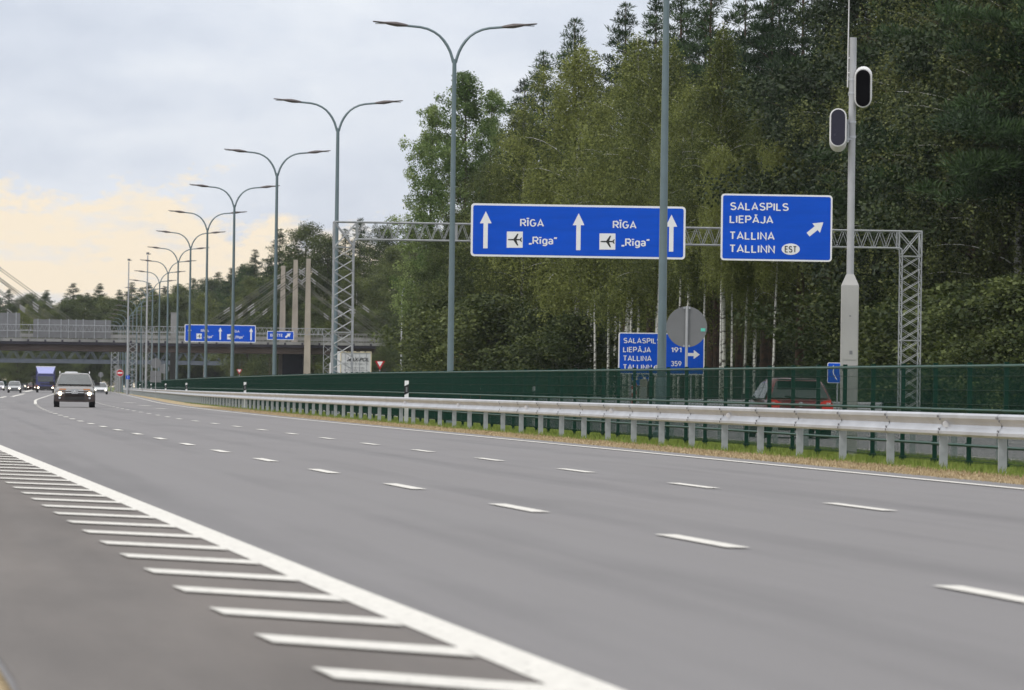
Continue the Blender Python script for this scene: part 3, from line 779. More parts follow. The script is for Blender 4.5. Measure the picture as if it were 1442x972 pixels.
# no entry sign far left
r_, f_, rr, z = small_sign('no_entry_sign', 'small round red no entry sign with a white bar at the end of the median', 169, 525.3, 4.7, 577, 'round', True)
f_.build('sign_face', M_RED, r_); MB().box((0, -.004, z), (rr*1.4, .004, rr*.42)).build('white_bar', M_WHITE, r_)
MB().prism([(rr*1.07*math.cos(t), z + rr*1.07*math.sin(t)) for t in [2*math.pi*k/32 for k in range(32)]], .005, .018).build('rim', M_WHITE, r_)
r_, f_, rr, z = small_sign('lane_sign', 'tiny blue square sign right of the no entry sign', 180, 531.5, 2.6, 600, 'square', True)
f_.build('sign_face', M_BLUE, r_); MB().box((0, -.004, z), (.04, .004, .25)).build('symbol', M_WHITE, r_)
r_, f_, rr, z = small_sign('round_sign', 'tiny round grey sign back above the white car in the distance', 142, 527.8, 3.6, 750, 'round', False); f_.build('sign_back', M_SBACK, r_)
r_, f_, rr, z = small_sign('sign_cluster', 'grey backs of a round and a square sign on one pole behind the far guardrail', 219.6, 511.7, 7.4, 450, 'round', False)
f_.build('sign_back', M_SBACK, r_)
MB().box((0, .01, z-rr-.42), (.92, .02, .46)).build('sign_plate', M_SBACK, r_); MB().box((0, .012, z-rr-.92), (.92, .02, .50)).build('sign_plate', M_SBACK, r_)
r_, f_, rr, z = small_sign('round_sign', 'round grey sign back half hidden by the fence right of the sign cluster', 231.5, 519.5, 7, 470, 'round', False); f_.build('sign_back', M_SBACK, r_)
# yield
def yield_sign(px, py, r, Y, label):
    r_, f_, rr, z = small_sign('yield_sign', label, px, py, r, Y, 'triangle', True)
    f_.build('sign_face', M_RED, r_); k = .56; zc = z + rr*.22
    MB().prism([(-rr*k, zc+rr*.8*k), (rr*k, zc+rr*.8*k), (0, zc-rr*.95*k)], -.006, 0).build('centre', M_WHITE, r_)
yield_sign(535, 514.2, 7.2, 475, 'red and white yield triangle beside the parked white trailer')
yield_sign(337, 523.5, 4.2, 700, 'tiny yield triangle just above the fence under the bridge')
# blue lane signs
def lane_sign(px, py, r, Y, label):
    r_, f_, rr, z = small_sign('lane_sign', label, px, py, r, Y, 'square', True)
    fr = MB(); fr.prism(rrect(-rr*1.06, z-rr*1.06, rr*1.06, z+rr*1.06, rr*.15), .004, .018); fr.build('rim', M_WHITE, r_)
    f_.build('sign_face', M_BLUE, r_)
    a = MB()
    for ox in (-.45, .25):
        a.prism([(rr*(ox-.04), z-rr*.05), (rr*(ox+.06), z-rr*.05), (rr*(ox+.06), z+rr*.45), (rr*(ox+.18), z+rr*.45), (rr*(ox+.01), z+rr*.82), (rr*(ox-.16), z+rr*.45), (rr*(ox-.04), z+rr*.45)], -.006, 0)
        a.prism([(rr*(ox-.04), z-rr*.05), (rr*(ox+.30), z-rr*.7), (rr*(ox+.42), z-rr*.7), (rr*(ox+.06), z-rr*.05)], -.006, -.001)
    a.build('arrow', M_WHITE, r_)
    return r_
lane_sign(714, 522.8, 9.6, 370, 'blue square lane sign with white arrows, seen through the fence left of the far delineator')
lane_sign(1179.5, 525.3, 13.6, 197, 'blue square lane sign with a bent white arrow behind the grey camera cabinet')
# keep either side sign with hazard plate and beige bollard cabinet
r_, f_, rr, z = small_sign('keep_side_sign', 'round blue sign with two downward white arrows below the verge sign', 901.5, 530.7, 12.2, 262, 'round', True)
f_.build('sign_face', M_BLUE, r_)
MB().prism([(rr*1.05*math.cos(t), z + rr*1.05*math.sin(t)) for t in [2*math.pi*k/32 for k in range(32)]], .005, .018).build('rim', M_WHITE, r_)
a = MB()
for s_ in (-1, 1):
    T = lambda u, v: (s_*u*rr, z + v*rr)
    a.prism([T(.10,.30), T(.22,.38), T(.52,-.02), T(.66,.10), T(.70,-.50), T(.20,-.30), T(.38,-.14)], -.006, 0)
a.build('arrow', M_WHITE, r_)
p = at(893, 556, 258)
r_ = thing('hazard_plate', (p.x, 258, -.15), 'narrow red and white striped hazard plate beside the beige cabinet', 'hazard plate')
MB().box((0, 0, p.z+.15), (.24, .03, .95)).build('plate', M_WHITE, r_)
a = MB()
for k in range(3): z0 = p.z + .15 - .47 + k*.36; a.prism([(-.12, z0), (.12, z0+.14), (.12, z0+.32), (-.12, z0+.18)], -.022, -.017)
a.build('stripe', M_RED, r_)
MB().bar((0, .03, 0), (0, .03, p.z), .03).build('post', M_POLEG, r_)
p = at(906.3, 535, 256)
r_ = thing('utility_cabinet', (p.x, 256, -.15), 'narrow beige cabinet standing below the round blue arrow sign', 'cabinet')
MB().box((0, 0, (p.z+.15)/2), (.36, .3, p.z+.15)).build('housing', M_CONC, r_); MB().box((0, -.155, (p.z+.15)*.6), (.3, .01, .7)).build('door', M_CABG, r_); MB().box((0, 0, p.z+.165), (.4, .34, .03)).build('lid', M_CONC, r_)

# delineator posts
def make_delin():
    root = thing('delineator_post', (0,0,0), 'x', 'delineator', group='white delineator posts along the guardrail')
    MB().box((0, 0, .62), (.12, .05, 1.24)).build('post', M_WHITE, root)
    a = MB(); a.prism([(-.062, .82), (.062, .88), (.062, 1.14), (-.062, 1.08)], -.030, .030); a.build('black_band', M_BLACK, root)
    MB().box((0, -.033, .98), (.045, .004, .14)).build('reflector', M_RIM, root)
    return root
pd = make_delin()
dl_lab = ['nearest white delineator post with a black band, behind the guardrail', 'second white and black delineator post along the guardrail', 'third white and black delineator post along the guardrail',
          'fourth white and black delineator post along the guardrail', 'fifth white and black delineator post along the guardrail', 'sixth white and black delineator post along the guardrail', 'farthest white and black delineator post along the guardrail']
for i, Y in enumerate((156.5, 254, 352, 436, 520, 610, 700)):
    o = pd if i == 0 else copy_tree(pd); put(o, (RX(interp(RAIL, Y) + .22, Y), Y, 0), .0, dl_lab[i])
o = copy_tree(pd); put(o, (gx(752.5, 161), 161, -.12), 0, 'white delineator post seen dimly behind the green fence')

# ------------------------------------------------------------------ camera pole
Yc = 90.6; p0 = at(1195, 558, Yc); xc = p0.x; sc = F_PX/Yc
root = thing('camera_pole', (xc, Yc, -.1), 'tall grey pole rising from a long grey cabinet in the median', 'pole')
ztc = at(1194, 402, Yc).z + .1
c = MB(); hw = .142
c.loft([[(-hw,-hw,z), (hw,-hw,z), (hw,hw,z), (-hw,hw,z)] for z in (0, ztc)] + [[(-w,-w,ztc+.19), (w,-w,ztc+.19), (w,w,ztc+.19), (-w,w,ztc+.19)] for w in (.062,)])
cb = c.build('cabinet', M_CABG, root)
d = MB(); d.box((0, -hw-.004, 2.15), (.25, .008, .95)); d.box((0, -hw-.004, 1.0), (.25, .008, 1.2)); d.build('door', M_CABG, cb)
d = MB(); d.box((.02, -hw-.010, 1.80), (.05, .006, .06)); d.build('lock', M_SBACK, cb)
d = MB(); d.box((0, -hw-.010, 2.42), (.03, .006, .02)); d.build('latch', M_SBACK, cb)
ztp = at(1200, 53, Yc).z + .1
MB().tube([(0,0,ztc+.1), (0,0,ztp)], [.062, .060], 14).build('pole', M_POLEG, root, True)
a = MB(); a.tube([(-.085,-.02,ztp-.85), (-.085,-.02,ztp-.3)], .012, 6); a.tube([(-.085,-.02,ztp-.3), (-.075,-.02,ztp+1.4)], [.012,.006], 6)
for zz in (ztp-.35, ztp-.6): a.box((-.05,-.02,zz), (.08,.02,.02))
a.build('antenna', M_HOUS, root)
def capsule(w, h, n=10):
    r = w/2; k = h/2 - r
    return [(r*math.cos(math.pi*i/n), k + r*math.sin(math.pi*i/n)) for i in range(n+1)] + [(r*math.cos(math.pi + math.pi*i/n), -k + r*math.sin(math.pi + math.pi*i/n)) for i in range(n+1)]
def tcam(px, py, tilt, label, mlens, side, yaw):
    p = at(px, py, Yc - .25)
    r_ = thing('traffic_camera', (p.x, p.y, p.z), label, 'traffic camera', yaw); r_.rotation_euler = (-tilt, 0, yaw)
    hb = MB(); hb.loft([[(x, y, z) for x, z in capsule(w, h)] for w, h, y in ((.275, .66, -.02), (.29, .675, .0), (.295, .68, .3), (.28, .66, .42), (.20, .55, .47))])
    hb.build('housing', M_HOUS, r_, True)
    MB().prism(capsule(.24, .625), -.028, -.02).build('window', mlens, r_)
    b = MB()
    for dz in (.14, -.14): b.box((side*.19, .26, dz), (.14, .05, .04))
    b.box((side*.17, .26, 0), (.03, .07, .40)); b.build('bracket', M_GALVP, r_)
    cl_ = MB()
tcam(1215.3, 124, R(-9), 'right hand and higher capsule shaped traffic camera with black window', M_LENS, -1, R(-5))
tcam(1180.2, 180, R(10), 'left hand and lower capsule shaped traffic camera with bluish dark window', M_LENSB, 1, R(-4))
cl_ = MB()
for py in (112, 131, 172, 193): z_ = at(1198, py, Yc).z + .1; cl_.cyl((0,0,z_), .07, .035, 14)
cl_.build('clamp', M_GALV, root)

# ------------------------------------------------------------------ bridge
BY = 700.0; bs = F_PX/BY
def bz(px, py, Y=BY): return at(px, py, Y).z
xL, xR = gx(-420, BY), gx(640, BY)
br = thing('road_bridge', ((xL+xR)/2, BY, 0), 'cable stayed concrete road bridge crossing the motorway behind the far gantry', 'bridge')
def bb(mb, x0, x1, y0, y1, z0, z1): mb.box(((x0+x1)/2 - br.location.x, (y0+y1)/2 - BY, (z0+z1)/2), (x1-x0, y1-y0, z1-z0))
z_line = bz(0, 477.5); z_bot = bz(0, 493)
g_ = MB(); bb(g_, xL, xR, BY, BY+12, z_bot, z_line-.62); g_.build('girder', M_GIRD, br)
g_ = MB(); bb(g_, xL, xR, BY-.5, BY+12.5, z_line-.62, z_line-.22)
g_.build('deck_slab', M_GIRDT, br)
g_ = MB(); bb(g_, xL, xR, BY-.62, BY-.35, z_line-.26, z_line+.12); bb(g_, xL, xR, BY+12.3, BY+12.6, z_line-.26, z_line+.12); g_.build('kerb', M_CONCG, br)
g_ = MB()
x = xL
while x < xR:
    bb(g_, x, x+.25, BY-.66, BY-.6, z_line-.55, z_line-.0); x += 2.25
g_.build('drip_bracket', M_GIRDT, br)
g_ = MB()
for yy in (BY-.5, BY+12.4):
    for zz, h in ((1.28, .07), (.85, .05), (.60, .30), (.30, .04)):
        bb(g_, xL, xR, yy, yy+.05, z_line+zz-h/2, z_line+zz+h/2)
    x = xL
    while x < xR: bb(g_, x, x+.06, yy-.02, yy+.06, z_line, z_line+1.3); x += 1.1
g_.build('railing', M_CONCG, br)
g_ = MB()
x = xL
while x < xR: bb(g_, x, x+.05, BY+.04, BY+.6, z_bot-.06, z_line-.7) if False else None; x += 4
# pylons, in two groups of three; cables fan from each
def pylon(px, Yp, ytop, wpx_t, wpx_b, full):
    s_ = F_PX/Yp; x = gx(px, Yp) - br.location.x; zt = at(px, ytop, Yp).z; z0 = -.3 if full else z_line - 1
    wt, wb = wpx_t/s_/2, wpx_b/s_/2; zz0 = z0
    MB().loft([[(x-wb, Yp-BY-.5, z0), (x+wb, Yp-BY-.5, z0), (x+wb, Yp-BY+.5, z0), (x-wb, Yp-BY+.5, z0)], [(x-wt, Yp-BY-.35, zt), (x+wt, Yp-BY-.35, zt), (x+wt, Yp-BY+.35, zt), (x-wt, Yp-BY+.35, zt)]]).build('pylon', M_CONC, br)
    return x, zt
for px0, vis in ((432, True), (-14, False)):
    for k, (dx, Yp, yt) in enumerate(((0, 698.6, 364.5), (-18, 706, 366), (-35.5, 713.3, 374.5))):
        x, zt = pylon(px0 + dx, Yp, yt + (-6 if not vis else 0), 5.6 if k else 6.0, 10.2 if k == 0 else 11, True)
        for s_, reach in ((-1, (13.6, 10.2, 7.2)[:2]), (1, (13.8, 10.6, 7.2)[:2])):
            for j, rc in enumerate(reach):
                a_ = Vector((x, Yp-BY, zt - 1.1 - 1.3*j)); b_ = Vector((x + s_*rc, Yp-BY, z_line + .2))
                for off in (-.16, .16):
                    o_ = Vector((0, 0, off)); cb_ = MB().bar(a_ + o_, b_ + o_, .042, 5).build('stay_cable', M_CABLE, br)
                    for t0, t1 in ((.03, .09), (.52, .58)): MB().bar((a_+o_).lerp(b_+o_, t0), (a_+o_).lerp(b_+o_, t1), .075, 6).build('cable_sleeve', M_SLEEVE, cb_)
# abutment under the right end, near-black block painting the shade of the opening, piers
g_ = MB(); bb(g_, gx(398, 705), gx(427, 705), 703, 712, -.3, z_bot); g_.build('abutment_or_shade', mat('opening_shade', (.012, .012, .02), .9), br)
g_ = MB(); bb(g_, gx(540, 705), gx(640, 705), 701, 712, -.3, z_bot); g_.build('abutment_or_shade', M_GIRDT, br)
r_ = thing('bridge_pier', (gx(243.7, 714), 714, -.2), 'grey concrete column rising behind the bridge left of the far sign', 'concrete column')
MB().loft([[(-w, -.4, z), (w, -.4, z), (w, .4, z), (-w, .4, z)] for w, z in ((.45, 0), (.40, at(243, 441, 714).z + .2))]).build('column', M_CONCG, r_)
MB().box((0, 0, at(243, 441, 714).z + .23), (.9, .9, .08)).build('cap', M_CONCG, r_)

# truss bridge further back
TY = 905.0
xa, xb = gx(-300, TY), gx(420, TY); z0, z1 = at(100, 510, TY).z, at(100, 496, TY).z
tb = thing('truss_bridge', ((xa+xb)/2, TY, 0), 'blue grey steel truss bridge seen under the road bridge', 'bridge')
m_ = MB(); L2 = (xb-xa)/2
m_.box((0, 0, z0), (2*L2, .4, .45)); m_.box((0, 4, z0), (2*L2, .4, .45)); m_.box((0, 0, z1+.4), (2*L2, .3, .3)); m_.box((0, 4, z1+.4), (2*L2, .3, .3)); m_.build('chord', M_STEELB, tb)
MB().box((0, 2, z0+.30), (2*L2, 3.9, .35)).build('deck', M_STEELB, tb)
n = int(2*L2/2.6)
for y in (0, 4):
  m_ = MB()
  for i in range(n):
    x = -L2 + 2*L2*i/n; w = 2*L2/n
    m_.bar((x, y, z0), (x+w/2, y, z1+.4), .07, 4); m_.bar((x+w/2, y, z1+.4), (x+w, y, z0), .07, 4)
  m_.build('truss_web', M_STEELB, tb)
m_ = MB()
for px in (165, 395, -120): m_.box((gx(px, TY) - tb.location.x, 2, z0/2-.2), (1.0, 3.5, z0-.4))
m_.build('pier', M_CONCG, tb)
# low green fence at the outer side of the slip road far away
r_ = thing('green_fence', (gx(20, 1180), 1180, -.1), 'low dark green fence across the far slip road behind the cars', 'fence')
fm = MB(); fp = MB()
for i in range(14): 
    x = -24 + i*3; fm.box((x+1.5, 0, 1.35), (2.9, .05, 1.5)); fp.box((x, -.03, 1.1), (.12, .1, 2.2))
fm.build('fence_panel', M_GREEN, r_); fp.build('fence_post', M_GREENL, r_); MB().box((-3, -.6, .62), (42, .06, .3)).build('guard_beam', M_GALV, r_)

# ------------------------------------------------------------------ vehicles
def sup(w, h, zc, y, n=24, e=4.0, flat=None):
    pts = []
    for k in range(n):
        t = 2*math.pi*(k+.5)/n; c, s_ = math.cos(t), math.sin(t)
        pts.append((w/2*math.copysign(abs(c)**(2/e), c), y, zc + h/2*math.copysign(abs(s_)**(2/e), s_)))
    return pts
def wheel(root, x, y, r, w, s_):
    t = MB(); t.bar((x - w/2, y, r), (x + w/2, y, r), r, 24); o = t.build('tyre', M_RUBBER, root, True)
    q = MB(); q.bar((x + s_*(w/2-.01), y, r), (x + s_*(w/2+.012), y, r), r*.62, 16); q.build('rim', M_RIM, o)
def quad(pts, name, m_, root, t=.01):
    """thin plate from 4+ points, thickness along its normal"""
    P = [Vector(p) for p in pts]; n = (P[1]-P[0]).cross(P[-1]-P[0]).normalized()*t; k = len(P)
    mb = MB(); mb.add([p + n for p in P] + [p - n*.3 for p in P], [tuple(range(k)), tuple(range(2*k-1, k-1, -1))] + [(i, (i+1) % k, k+(i+1) % k, k+i) for i in range(k)])
    return mb.build(name, m_, root)
def car(label, loc, rz, L=4.4, Wd=1.78, H=1.5, body=None, kind='hatch', lights='front', group=None, lower=None, clear=.2, wr=.32, rails=False, detail=True, cat='car', hood=.9, name='parked_car', lit=None):
    """local +Y is backwards, the front faces -Y"""
    root = thing('passenger_car', loc, label, cat, rz, group)
    zb, zh = clear, hood; lm = lit or M_HEADW
    if kind == 'sedan': cab_y0, cab_y1, t0, t1 = -L*.20, L*.36, -L*.04, L*.20
    elif kind == 'van': cab_y0, cab_y1, t0, t1 = -L*.36, L*.49, -L*.22, L*.47
    else: cab_y0, cab_y1, t0, t1 = -L*.22, L*.47, -L*.02, L*.36
    b = MB(); hf = zh - .12
    st = [(-L/2, .80, zb+.12, hf-.22), (-L/2+.06, .88, zb+.04, hf-.10), (-L/2+.25, .97, zb, hf-.02), (-L/2+.7, 1, zb, zh-.05), (cab_y0, 1, zb, zh), (0, 1, zb, zh+.02), (L*.30, 1, zb, zh+.03), (L/2-.25, .98, zb, zh+.02), (L/2-.08, .92, zb+.05, zh-.02), (L/2, .86, zb+.12, zh-.10)]
    b.loft([sup(Wd*w, z1-z0, (z0+z1)/2, y, e=5) for y, w, z0, z1 in st]); b.build('body', body, root, True)
    c = MB(); wt = .72 if kind != 'van' else .88; wb_ = .96
    zr = H
    sec = []
    for y, w, z in ((cab_y0, wb_, zh-.05), (cab_y0*.5+t0*.5, wb_*.5+wt*.5+.02, zh-.05 + (zr-zh)*.48), (t0, wt+.03, zr-.04), ((t0+t1)/2, wt+.02, zr), (t1, wt, zr-.03), (cab_y1*.5+t1*.5, wb_*.5+wt*.5, zh-.04+(zr-zh)*.52), (cab_y1, wb_*.96, zh-.04)):
        # cabin ring: trapezoid whose lower edge stays at the belt line
        lo = zh-.08; hb_, ht = Wd*wb_/2, Wd*w/2
        sec.append([(-hb_, y, lo), (-(hb_*.5+ht*.5), y, lo+(z-lo)*.5), (-ht, y, z-.07 if z-lo > .2 else z), (-ht*.86, y, z), (0, y, z+.015), (ht*.86, y, z), (ht, y, z-.07 if z-lo > .2 else z), ((hb_*.5+ht*.5), y, lo+(z-lo)*.5), (hb_, y, lo)])
    c.loft(sec); c.build('cabin', body, root, True)
    # glass, laid on the cabin planes
    def lerp(a, b_, t): return a + (b_-a)*t
    def slab(ya, yb, za, zc2, wa, wb2, nm, mt, face):
        o_ = -.035 if face < 0 else .035
        quad([(-wa, ya+o_, za), (wa, ya+o_, za), (wb2, yb+o_, zc2), (-wb2, yb+o_, zc2)] if face < 0 else [(wa, ya+o_, za), (-wa, ya+o_, za), (-wb2, yb+o_, zc2), (wb2, yb+o_, zc2)], nm, mt, root, .012)
    wB, wT = Wd/2*wb_*.90, Wd/2*wt*.90
    slab(lerp(cab_y0, t0, .10), lerp(cab_y0, t0, .93), lerp(zh, zr, .08), lerp(zh, zr, .88), wB, wT, 'windscreen', M_GLASS, -1)
    slab(lerp(cab_y1, t1, .12), lerp(cab_y1, t1, .90), lerp(zh, zr, .10), lerp(zh, zr, .86), wB*.97, wT*.98, 'rear_window', M_GLASSR, 1)
    for s_ in (-1, 1):
        xa_, xb_ = s_*(Wd/2*wb_+.006), s_*(Wd/2*(wt+.05)+.0)
        ym = (t0+t1)/2 - .05
        for ya, yb, yc, yd in ((cab_y0+.38, ym-.04, ym-.04, t0+.06), (ym+.04, cab_y1-.35, t1-.02, ym+.04)):
            quad([(xa_, ya, zh+.04), (xa_, yb, zh+.04), (xb_, yc, zr-.14), (xb_, yd, zr-.14)][::(1 if s_ > 0 else -1)], 'side_window', M_GLASS, root, .012)
        m2 = MB(); m2.box((s_*(Wd/2+.10), cab_y0+.30, zh+.08), (.22, .12, .15)); m2.box((s_*(Wd/2-.02), cab_y0+.3, zh+.03), (.12, .05, .05)); m2.build('mirror', M_PLAST if kind != 'van' else M_PLAST, root)
        for yy in (-L*.31, L*.30): wheel(root, s_*(Wd/2-.125), yy, wr, .25, s_)
    yf = -L/2
    lw = MB(); lw.box((0, yf+.10, zb+.14), (Wd*.93, .16, .20)); lw.box((0, L/2-.10, zb+.14), (Wd*.92, .16, .20))
    for s_ in (-1, 1): lw.box((s_*(Wd/2-.03), 0, zb+.05), (.08, L*.40, .12))
    lw.build('bumper', lower or M_PLAST, root)
    g2 = MB(); g2.box((0, yf+.02, hf-.30), (Wd*.46, .10, .16)); g2.build('grille', M_PLAST, root)
    for s_ in (-1, 1):
        hl = MB(); hl.loft([[(s_*(Wd*.36 + .19*math.cos(t)), y, hf-.24 + .085*math.sin(t)) for t in [k*math.pi/6 for k in range(12)]] for y in (yf-.01, yf+.2)])
        hl.build('headlight', M_CHROME, root, True)
        ll = MB(); ll.cyl((s_*Wd*.355, yf-.02, hf-.24), .075 if detail else .09, .04, 14, 'Y'); ll.build('headlight_bulb', lm if lights == 'front' else M_CHROME, root)
        tl = MB(); tl.box((s_*(Wd*.39), L/2-.06, zh-.16), (.30, .14, .16)); tl.build('tail_light', M_TAIL, root)
    MB().box((0, yf-.005, zb+.24), (.52, .02, .12)).build('number_plate', M_PLATE, root)
    MB().box((0, L/2+.005, zh-.34), (.52, .03, .12)).build('number_plate', M_PLATE, root)
    if rails:
        q = MB()
        for s_ in (-1, 1): q.tube([(s_*Wd*.36, t0+.1, zr-.03), (s_*Wd*.365, t0+.3, zr+.07), (s_*Wd*.365, t1-.1, zr+.06), (s_*Wd*.36, t1+.15, zr-.03)], .022, 6)
        q.build('roof_rail', M_CHROME, root, True)
    return root
# the nearest oncoming car
Yv = 238; xs_ = gx(105, Yv)
suv = car('silver and brown SUV with lit headlights driving towards the camera', (xs_, Yv, 0), R(4.9), 4.5, 1.82, 1.52, paint('silver_brown', (.12, .11, .10), .3, .5), 'hatch', lower=paint('brown', (.045, .030, .026), .4, .3), clear=.24, wr=.35, rails=True, hood=.97, lit=M_HEAD)
yf = -2.25
q = MB(); q.box((0, yf+.0, .66), (.80, .08, .045)); q.box((0, yf+.0, .745), (.80, .08, .03)); q.build('grille_bar', M_CHROME, suv)
q = MB(); q.prism([(-.14, .60), (.14, .60), (.17, .80), (-.17, .80)], yf-.06, yf-.02); q.build('badge_plate', M_POLEG, suv)
q = MB()
for a_ in (90, 210, 330):
    t = R(a_); c_ = Vector((.038*math.cos(t), .70 + .038*math.sin(t))); u_ = Vector((math.cos(t), math.sin(t))); v_ = Vector((-u_.y, u_.x))
    q.prism([tuple(c_ + u_*.038), tuple(c_ + v_*.021), tuple(c_ - u_*.038), tuple(c_ - v_*.021)], yf-.075, yf-.06)
q.build('three_diamond_badge', M_WHITE, suv)
q = MB(); q.loft([sup(1.80, .36, .42, yy_, e=6) for yy_ in (yf-.03, yf+.35)]); q.build('lower_fascia', paint('brown', (.045, .030, .026)), suv, True)
q = MB(); q.box((0, yf-.02, .40), (.90, .10, .13)); q.build('air_intake', M_PLAST, suv)
for s_ in (-1, 1): MB().cyl((s_*.66, yf-.03, .42), .05, .06, 12, 'Y').build('fog_light', M_CHROME, suv); MB().box((s_*.53, yf-.01, .80), (.30, .05, .05)).build('indicator', M_AMBER, suv)
# oncoming traffic far away
car('white sedan driving on the main carriageway beside the guardrail', (gx(141.5, 628), 628, 0), R(4.6), 4.5, 1.74, 1.38, paint('white', (.60, .62, .64)), 'sedan', hood=.85)
car('small grey saloon on the slip road at the far left', (gx(20.5, 655), 655, 0), R(5), 4.2, 1.7, 1.42, paint('grey', (.34, .36, .37)), 'hatch')
car('white van half hidden by the grey saloon in the distance', (gx(30.5, 1060), 1060, 0), R(5), 4.8, 1.95, 2.35, paint('white', (.60, .62, .64)), 'van', cat='van', hood=1.1)
car('red car left of the blue lorry in the distance', (gx(44.5, 1010), 1010, 0), R(5), 4.2, 1.72, 1.5, paint('red', (.30, .05, .07)), 'hatch')
car('pale car cut by the left edge of the picture', (gx(-1, 860), 860, 0), R(5), 4.2, 1.72, 1.5, paint('white', (.60, .62, .64)), 'hatch')
car('tall white delivery van right behind the silver SUV', (gx(100, 770), 770, 0), R(4.8), 5.5, 2.05, 3.0, paint('white', (.60, .62, .64)), 'van', cat='van', hood=1.2)
car('pale low car between the silver SUV and the white sedan', (gx(124.5, 700), 700, 0), R(4.8), 4.4, 1.7, 1.72, paint('pale', (.52, .54, .55)), 'hatch')
# far carriageway
Yr = 139; xr_ = gx(1109, Yr)
rc = car('dark red hatchback driving away behind the green fence', (xr_, Yr, -.15), math.pi + .115, 4.1, 1.80, 1.55, paint('dark_red', (.17, .010, .020), .25, .3), 'hatch', lights='rear', hood=.98, wr=.31)
yb_ = 2.05
for s_ in (-1, 1):
    q = MB(); q.loft([[(s_*(a*.9), yb_-.02 - dy, z_) for a, z_ in ((.88, 1.0), (.88, .84), (.62, .82), (.50, .88), (.70, .98))] for dy in (-.04, .18)]); q.build('tail_lamp', M_TAIL, rc)
    MB().box((s_*.72, yb_+.03, .90), (.10, .02, .06)).build('reversing_light', M_TLW, rc)
MB().cyl((0, yb_+.02, .88), .065, .03, 16, 'Y').build('badge', M_CHROME, rc)
MB().box((-.235, yb_+.023, .64), (.045, .02, .11)).build('plate_band', M_BLUE, rc)
q = MB(); q.box((0, 1.66, 1.515), (1.05, .28, .03)); q.build('roof_spoiler', M_PLAST, rc)
MB().bar((0, 1.93, 1.05), (.38, 1.90, 1.09), .012).build('rear_wiper', M_PLAST, rc)
car('white hatchback driving away, seen dimly through the green fence', (gx(658, 330), 330, -.15), math.pi + .1, 4.2, 1.75, 1.5, paint('white', (.60, .62, .64)), 'hatch', lights='rear')

# lorry
Yt = 694; lx = gx(64, Yt)
lo = thing('lorry', (lx, Yt, 0), 'blue lorry with a pale blue wind deflector and lit headlights', 'lorry', R(5))
bl = paint('lorry_blue', (.035, .04, .15), .4, .1); bl2 = paint('deflector_blue', (.30, .33, .62), .4, .1)
q = MB(); q.loft([sup(2.35, h, zc, y, e=8) for y, h, zc in ((-.0, 1.7, 1.55), (.08, 1.9, 1.55), (2.0, 1.95, 1.58))]); cabn = q.build('cab', bl, lo, True)
MB().box((0, -.02, 1.78), (2.0, .05, .72)).build('windscreen', M_GLASS, cabn)
q = MB(); q.add([(-.95, .15, 2.45), (.95, .15, 2.45), (1.22, 1.3, 3.35), (-1.22, 1.3, 3.35), (-.95, 1.3, 2.45), (.95, 1.3, 2.45)], [(0,1,2,3), (0,3,4), (1,5,2), (4,3,2,5), (0,4,5,1)]); q.build('wind_deflector', bl2, lo)
MB().box((0, .05, 2.50), (2.1, .25, .08)).build('sun_visor', bl2, lo)
q = MB(); q.box((0, 5.2, 2.15), (2.5, 7.4, 2.35)); q.build('cargo_box', bl, lo); MB().box((0, 1.48, 3.38), (2.54, .1, .14)).build('box_edge', M_WHITE, lo)
q = MB(); q.box((0, -.03, .62), (2.3, .2, .42)); q.build('bumper', M_PLAST, lo)
MB().box((0, -.04, 1.15), (1.3, .04, .12)).build('grille', M_PLAST, lo)
for s_ in (-1, 1):
    MB().cyl((s_*.93, -.15, .66), .10, .05, 14, 'Y').build('headlight', M_HEADW, lo)
    MB().box((s_*1.05, -.13, .90), (.18, .06, .12)).build('indicator', M_AMBER, lo)
    MB().box((s_*1.38, .2, 2.0), (.22, .1, .5)).build('mirror', M_PLAST, lo)
    for yy in (1.1, 7.0): wheel(lo, s_*1.05, yy, .46, .28, s_)
# semi-trailer seen from behind
Yt = 428; tl = thing('semi_trailer', (gx(500.5, Yt), Yt, -.15), 'white box semi-trailer with MAX-POL written on its rear doors', 'trailer', .095)
zt = at(500, 495, Yt).z + .15
M_TRL = mat('trailer_white', (.56, .58, .58), .5, var=.08, vscale=.8)
MB().box((0, 6.4, (zt+1.1)/2), (2.5, 12.7, zt-1.1)).build('box', M_TRL, tl)
q = MB(); q.box((-.615, .02, (zt+1.1)/2), (1.18, .05, zt-1.35)); q.box((.615, .02, (zt+1.1)/2), (1.18, .05, zt-1.35)); q.build('rear_door', M_TRL, tl)
q = MB(); q.box((0, .0, zt-.05), (2.52, .1, .11)); q.box((-1.22, 0, (zt+1.1)/2), (.08, .1, zt-1.1)); q.box((1.22, 0, (zt+1.1)/2), (.08, .1, zt-1.1)); q.build('door_frame', mat('frame_cream', (.62, .56, .40), .5), tl)
for x in (-.85, -.3, .3, .85): MB().bar((x, -.03, 1.2), (x, -.03, zt-.15), .018).build('lock_rod', M_GALVP, tl)
text_obj('MAX-POL', -.72, 1.05, zt-.78, zt-.50, -.055, M_BLACK, tl, bold=.02, shear=.3)
q = MB()
for k, (w_, dz) in enumerate(((1.9, 1.0), (1.3, 1.32), (1.9, 1.5), (.9, 1.68))):
    x = -w_/2
    while x < w_/2: q.box((x+.05, -.052, zt-dz), (random.uniform(.03,.09), .004, .06)); x += random.uniform(.10, .16)
q.build('small_print', M_SBACK, tl)
q = MB(); q.box((0, .3, .75), (2.3, .1, .12)); q.build('underrun_bar', M_SBACK, tl)
q = MB(); q.box((0, 6, 1.0), (1.0, 11.5, .18)); q.build('chassis', M_PLAST, tl)
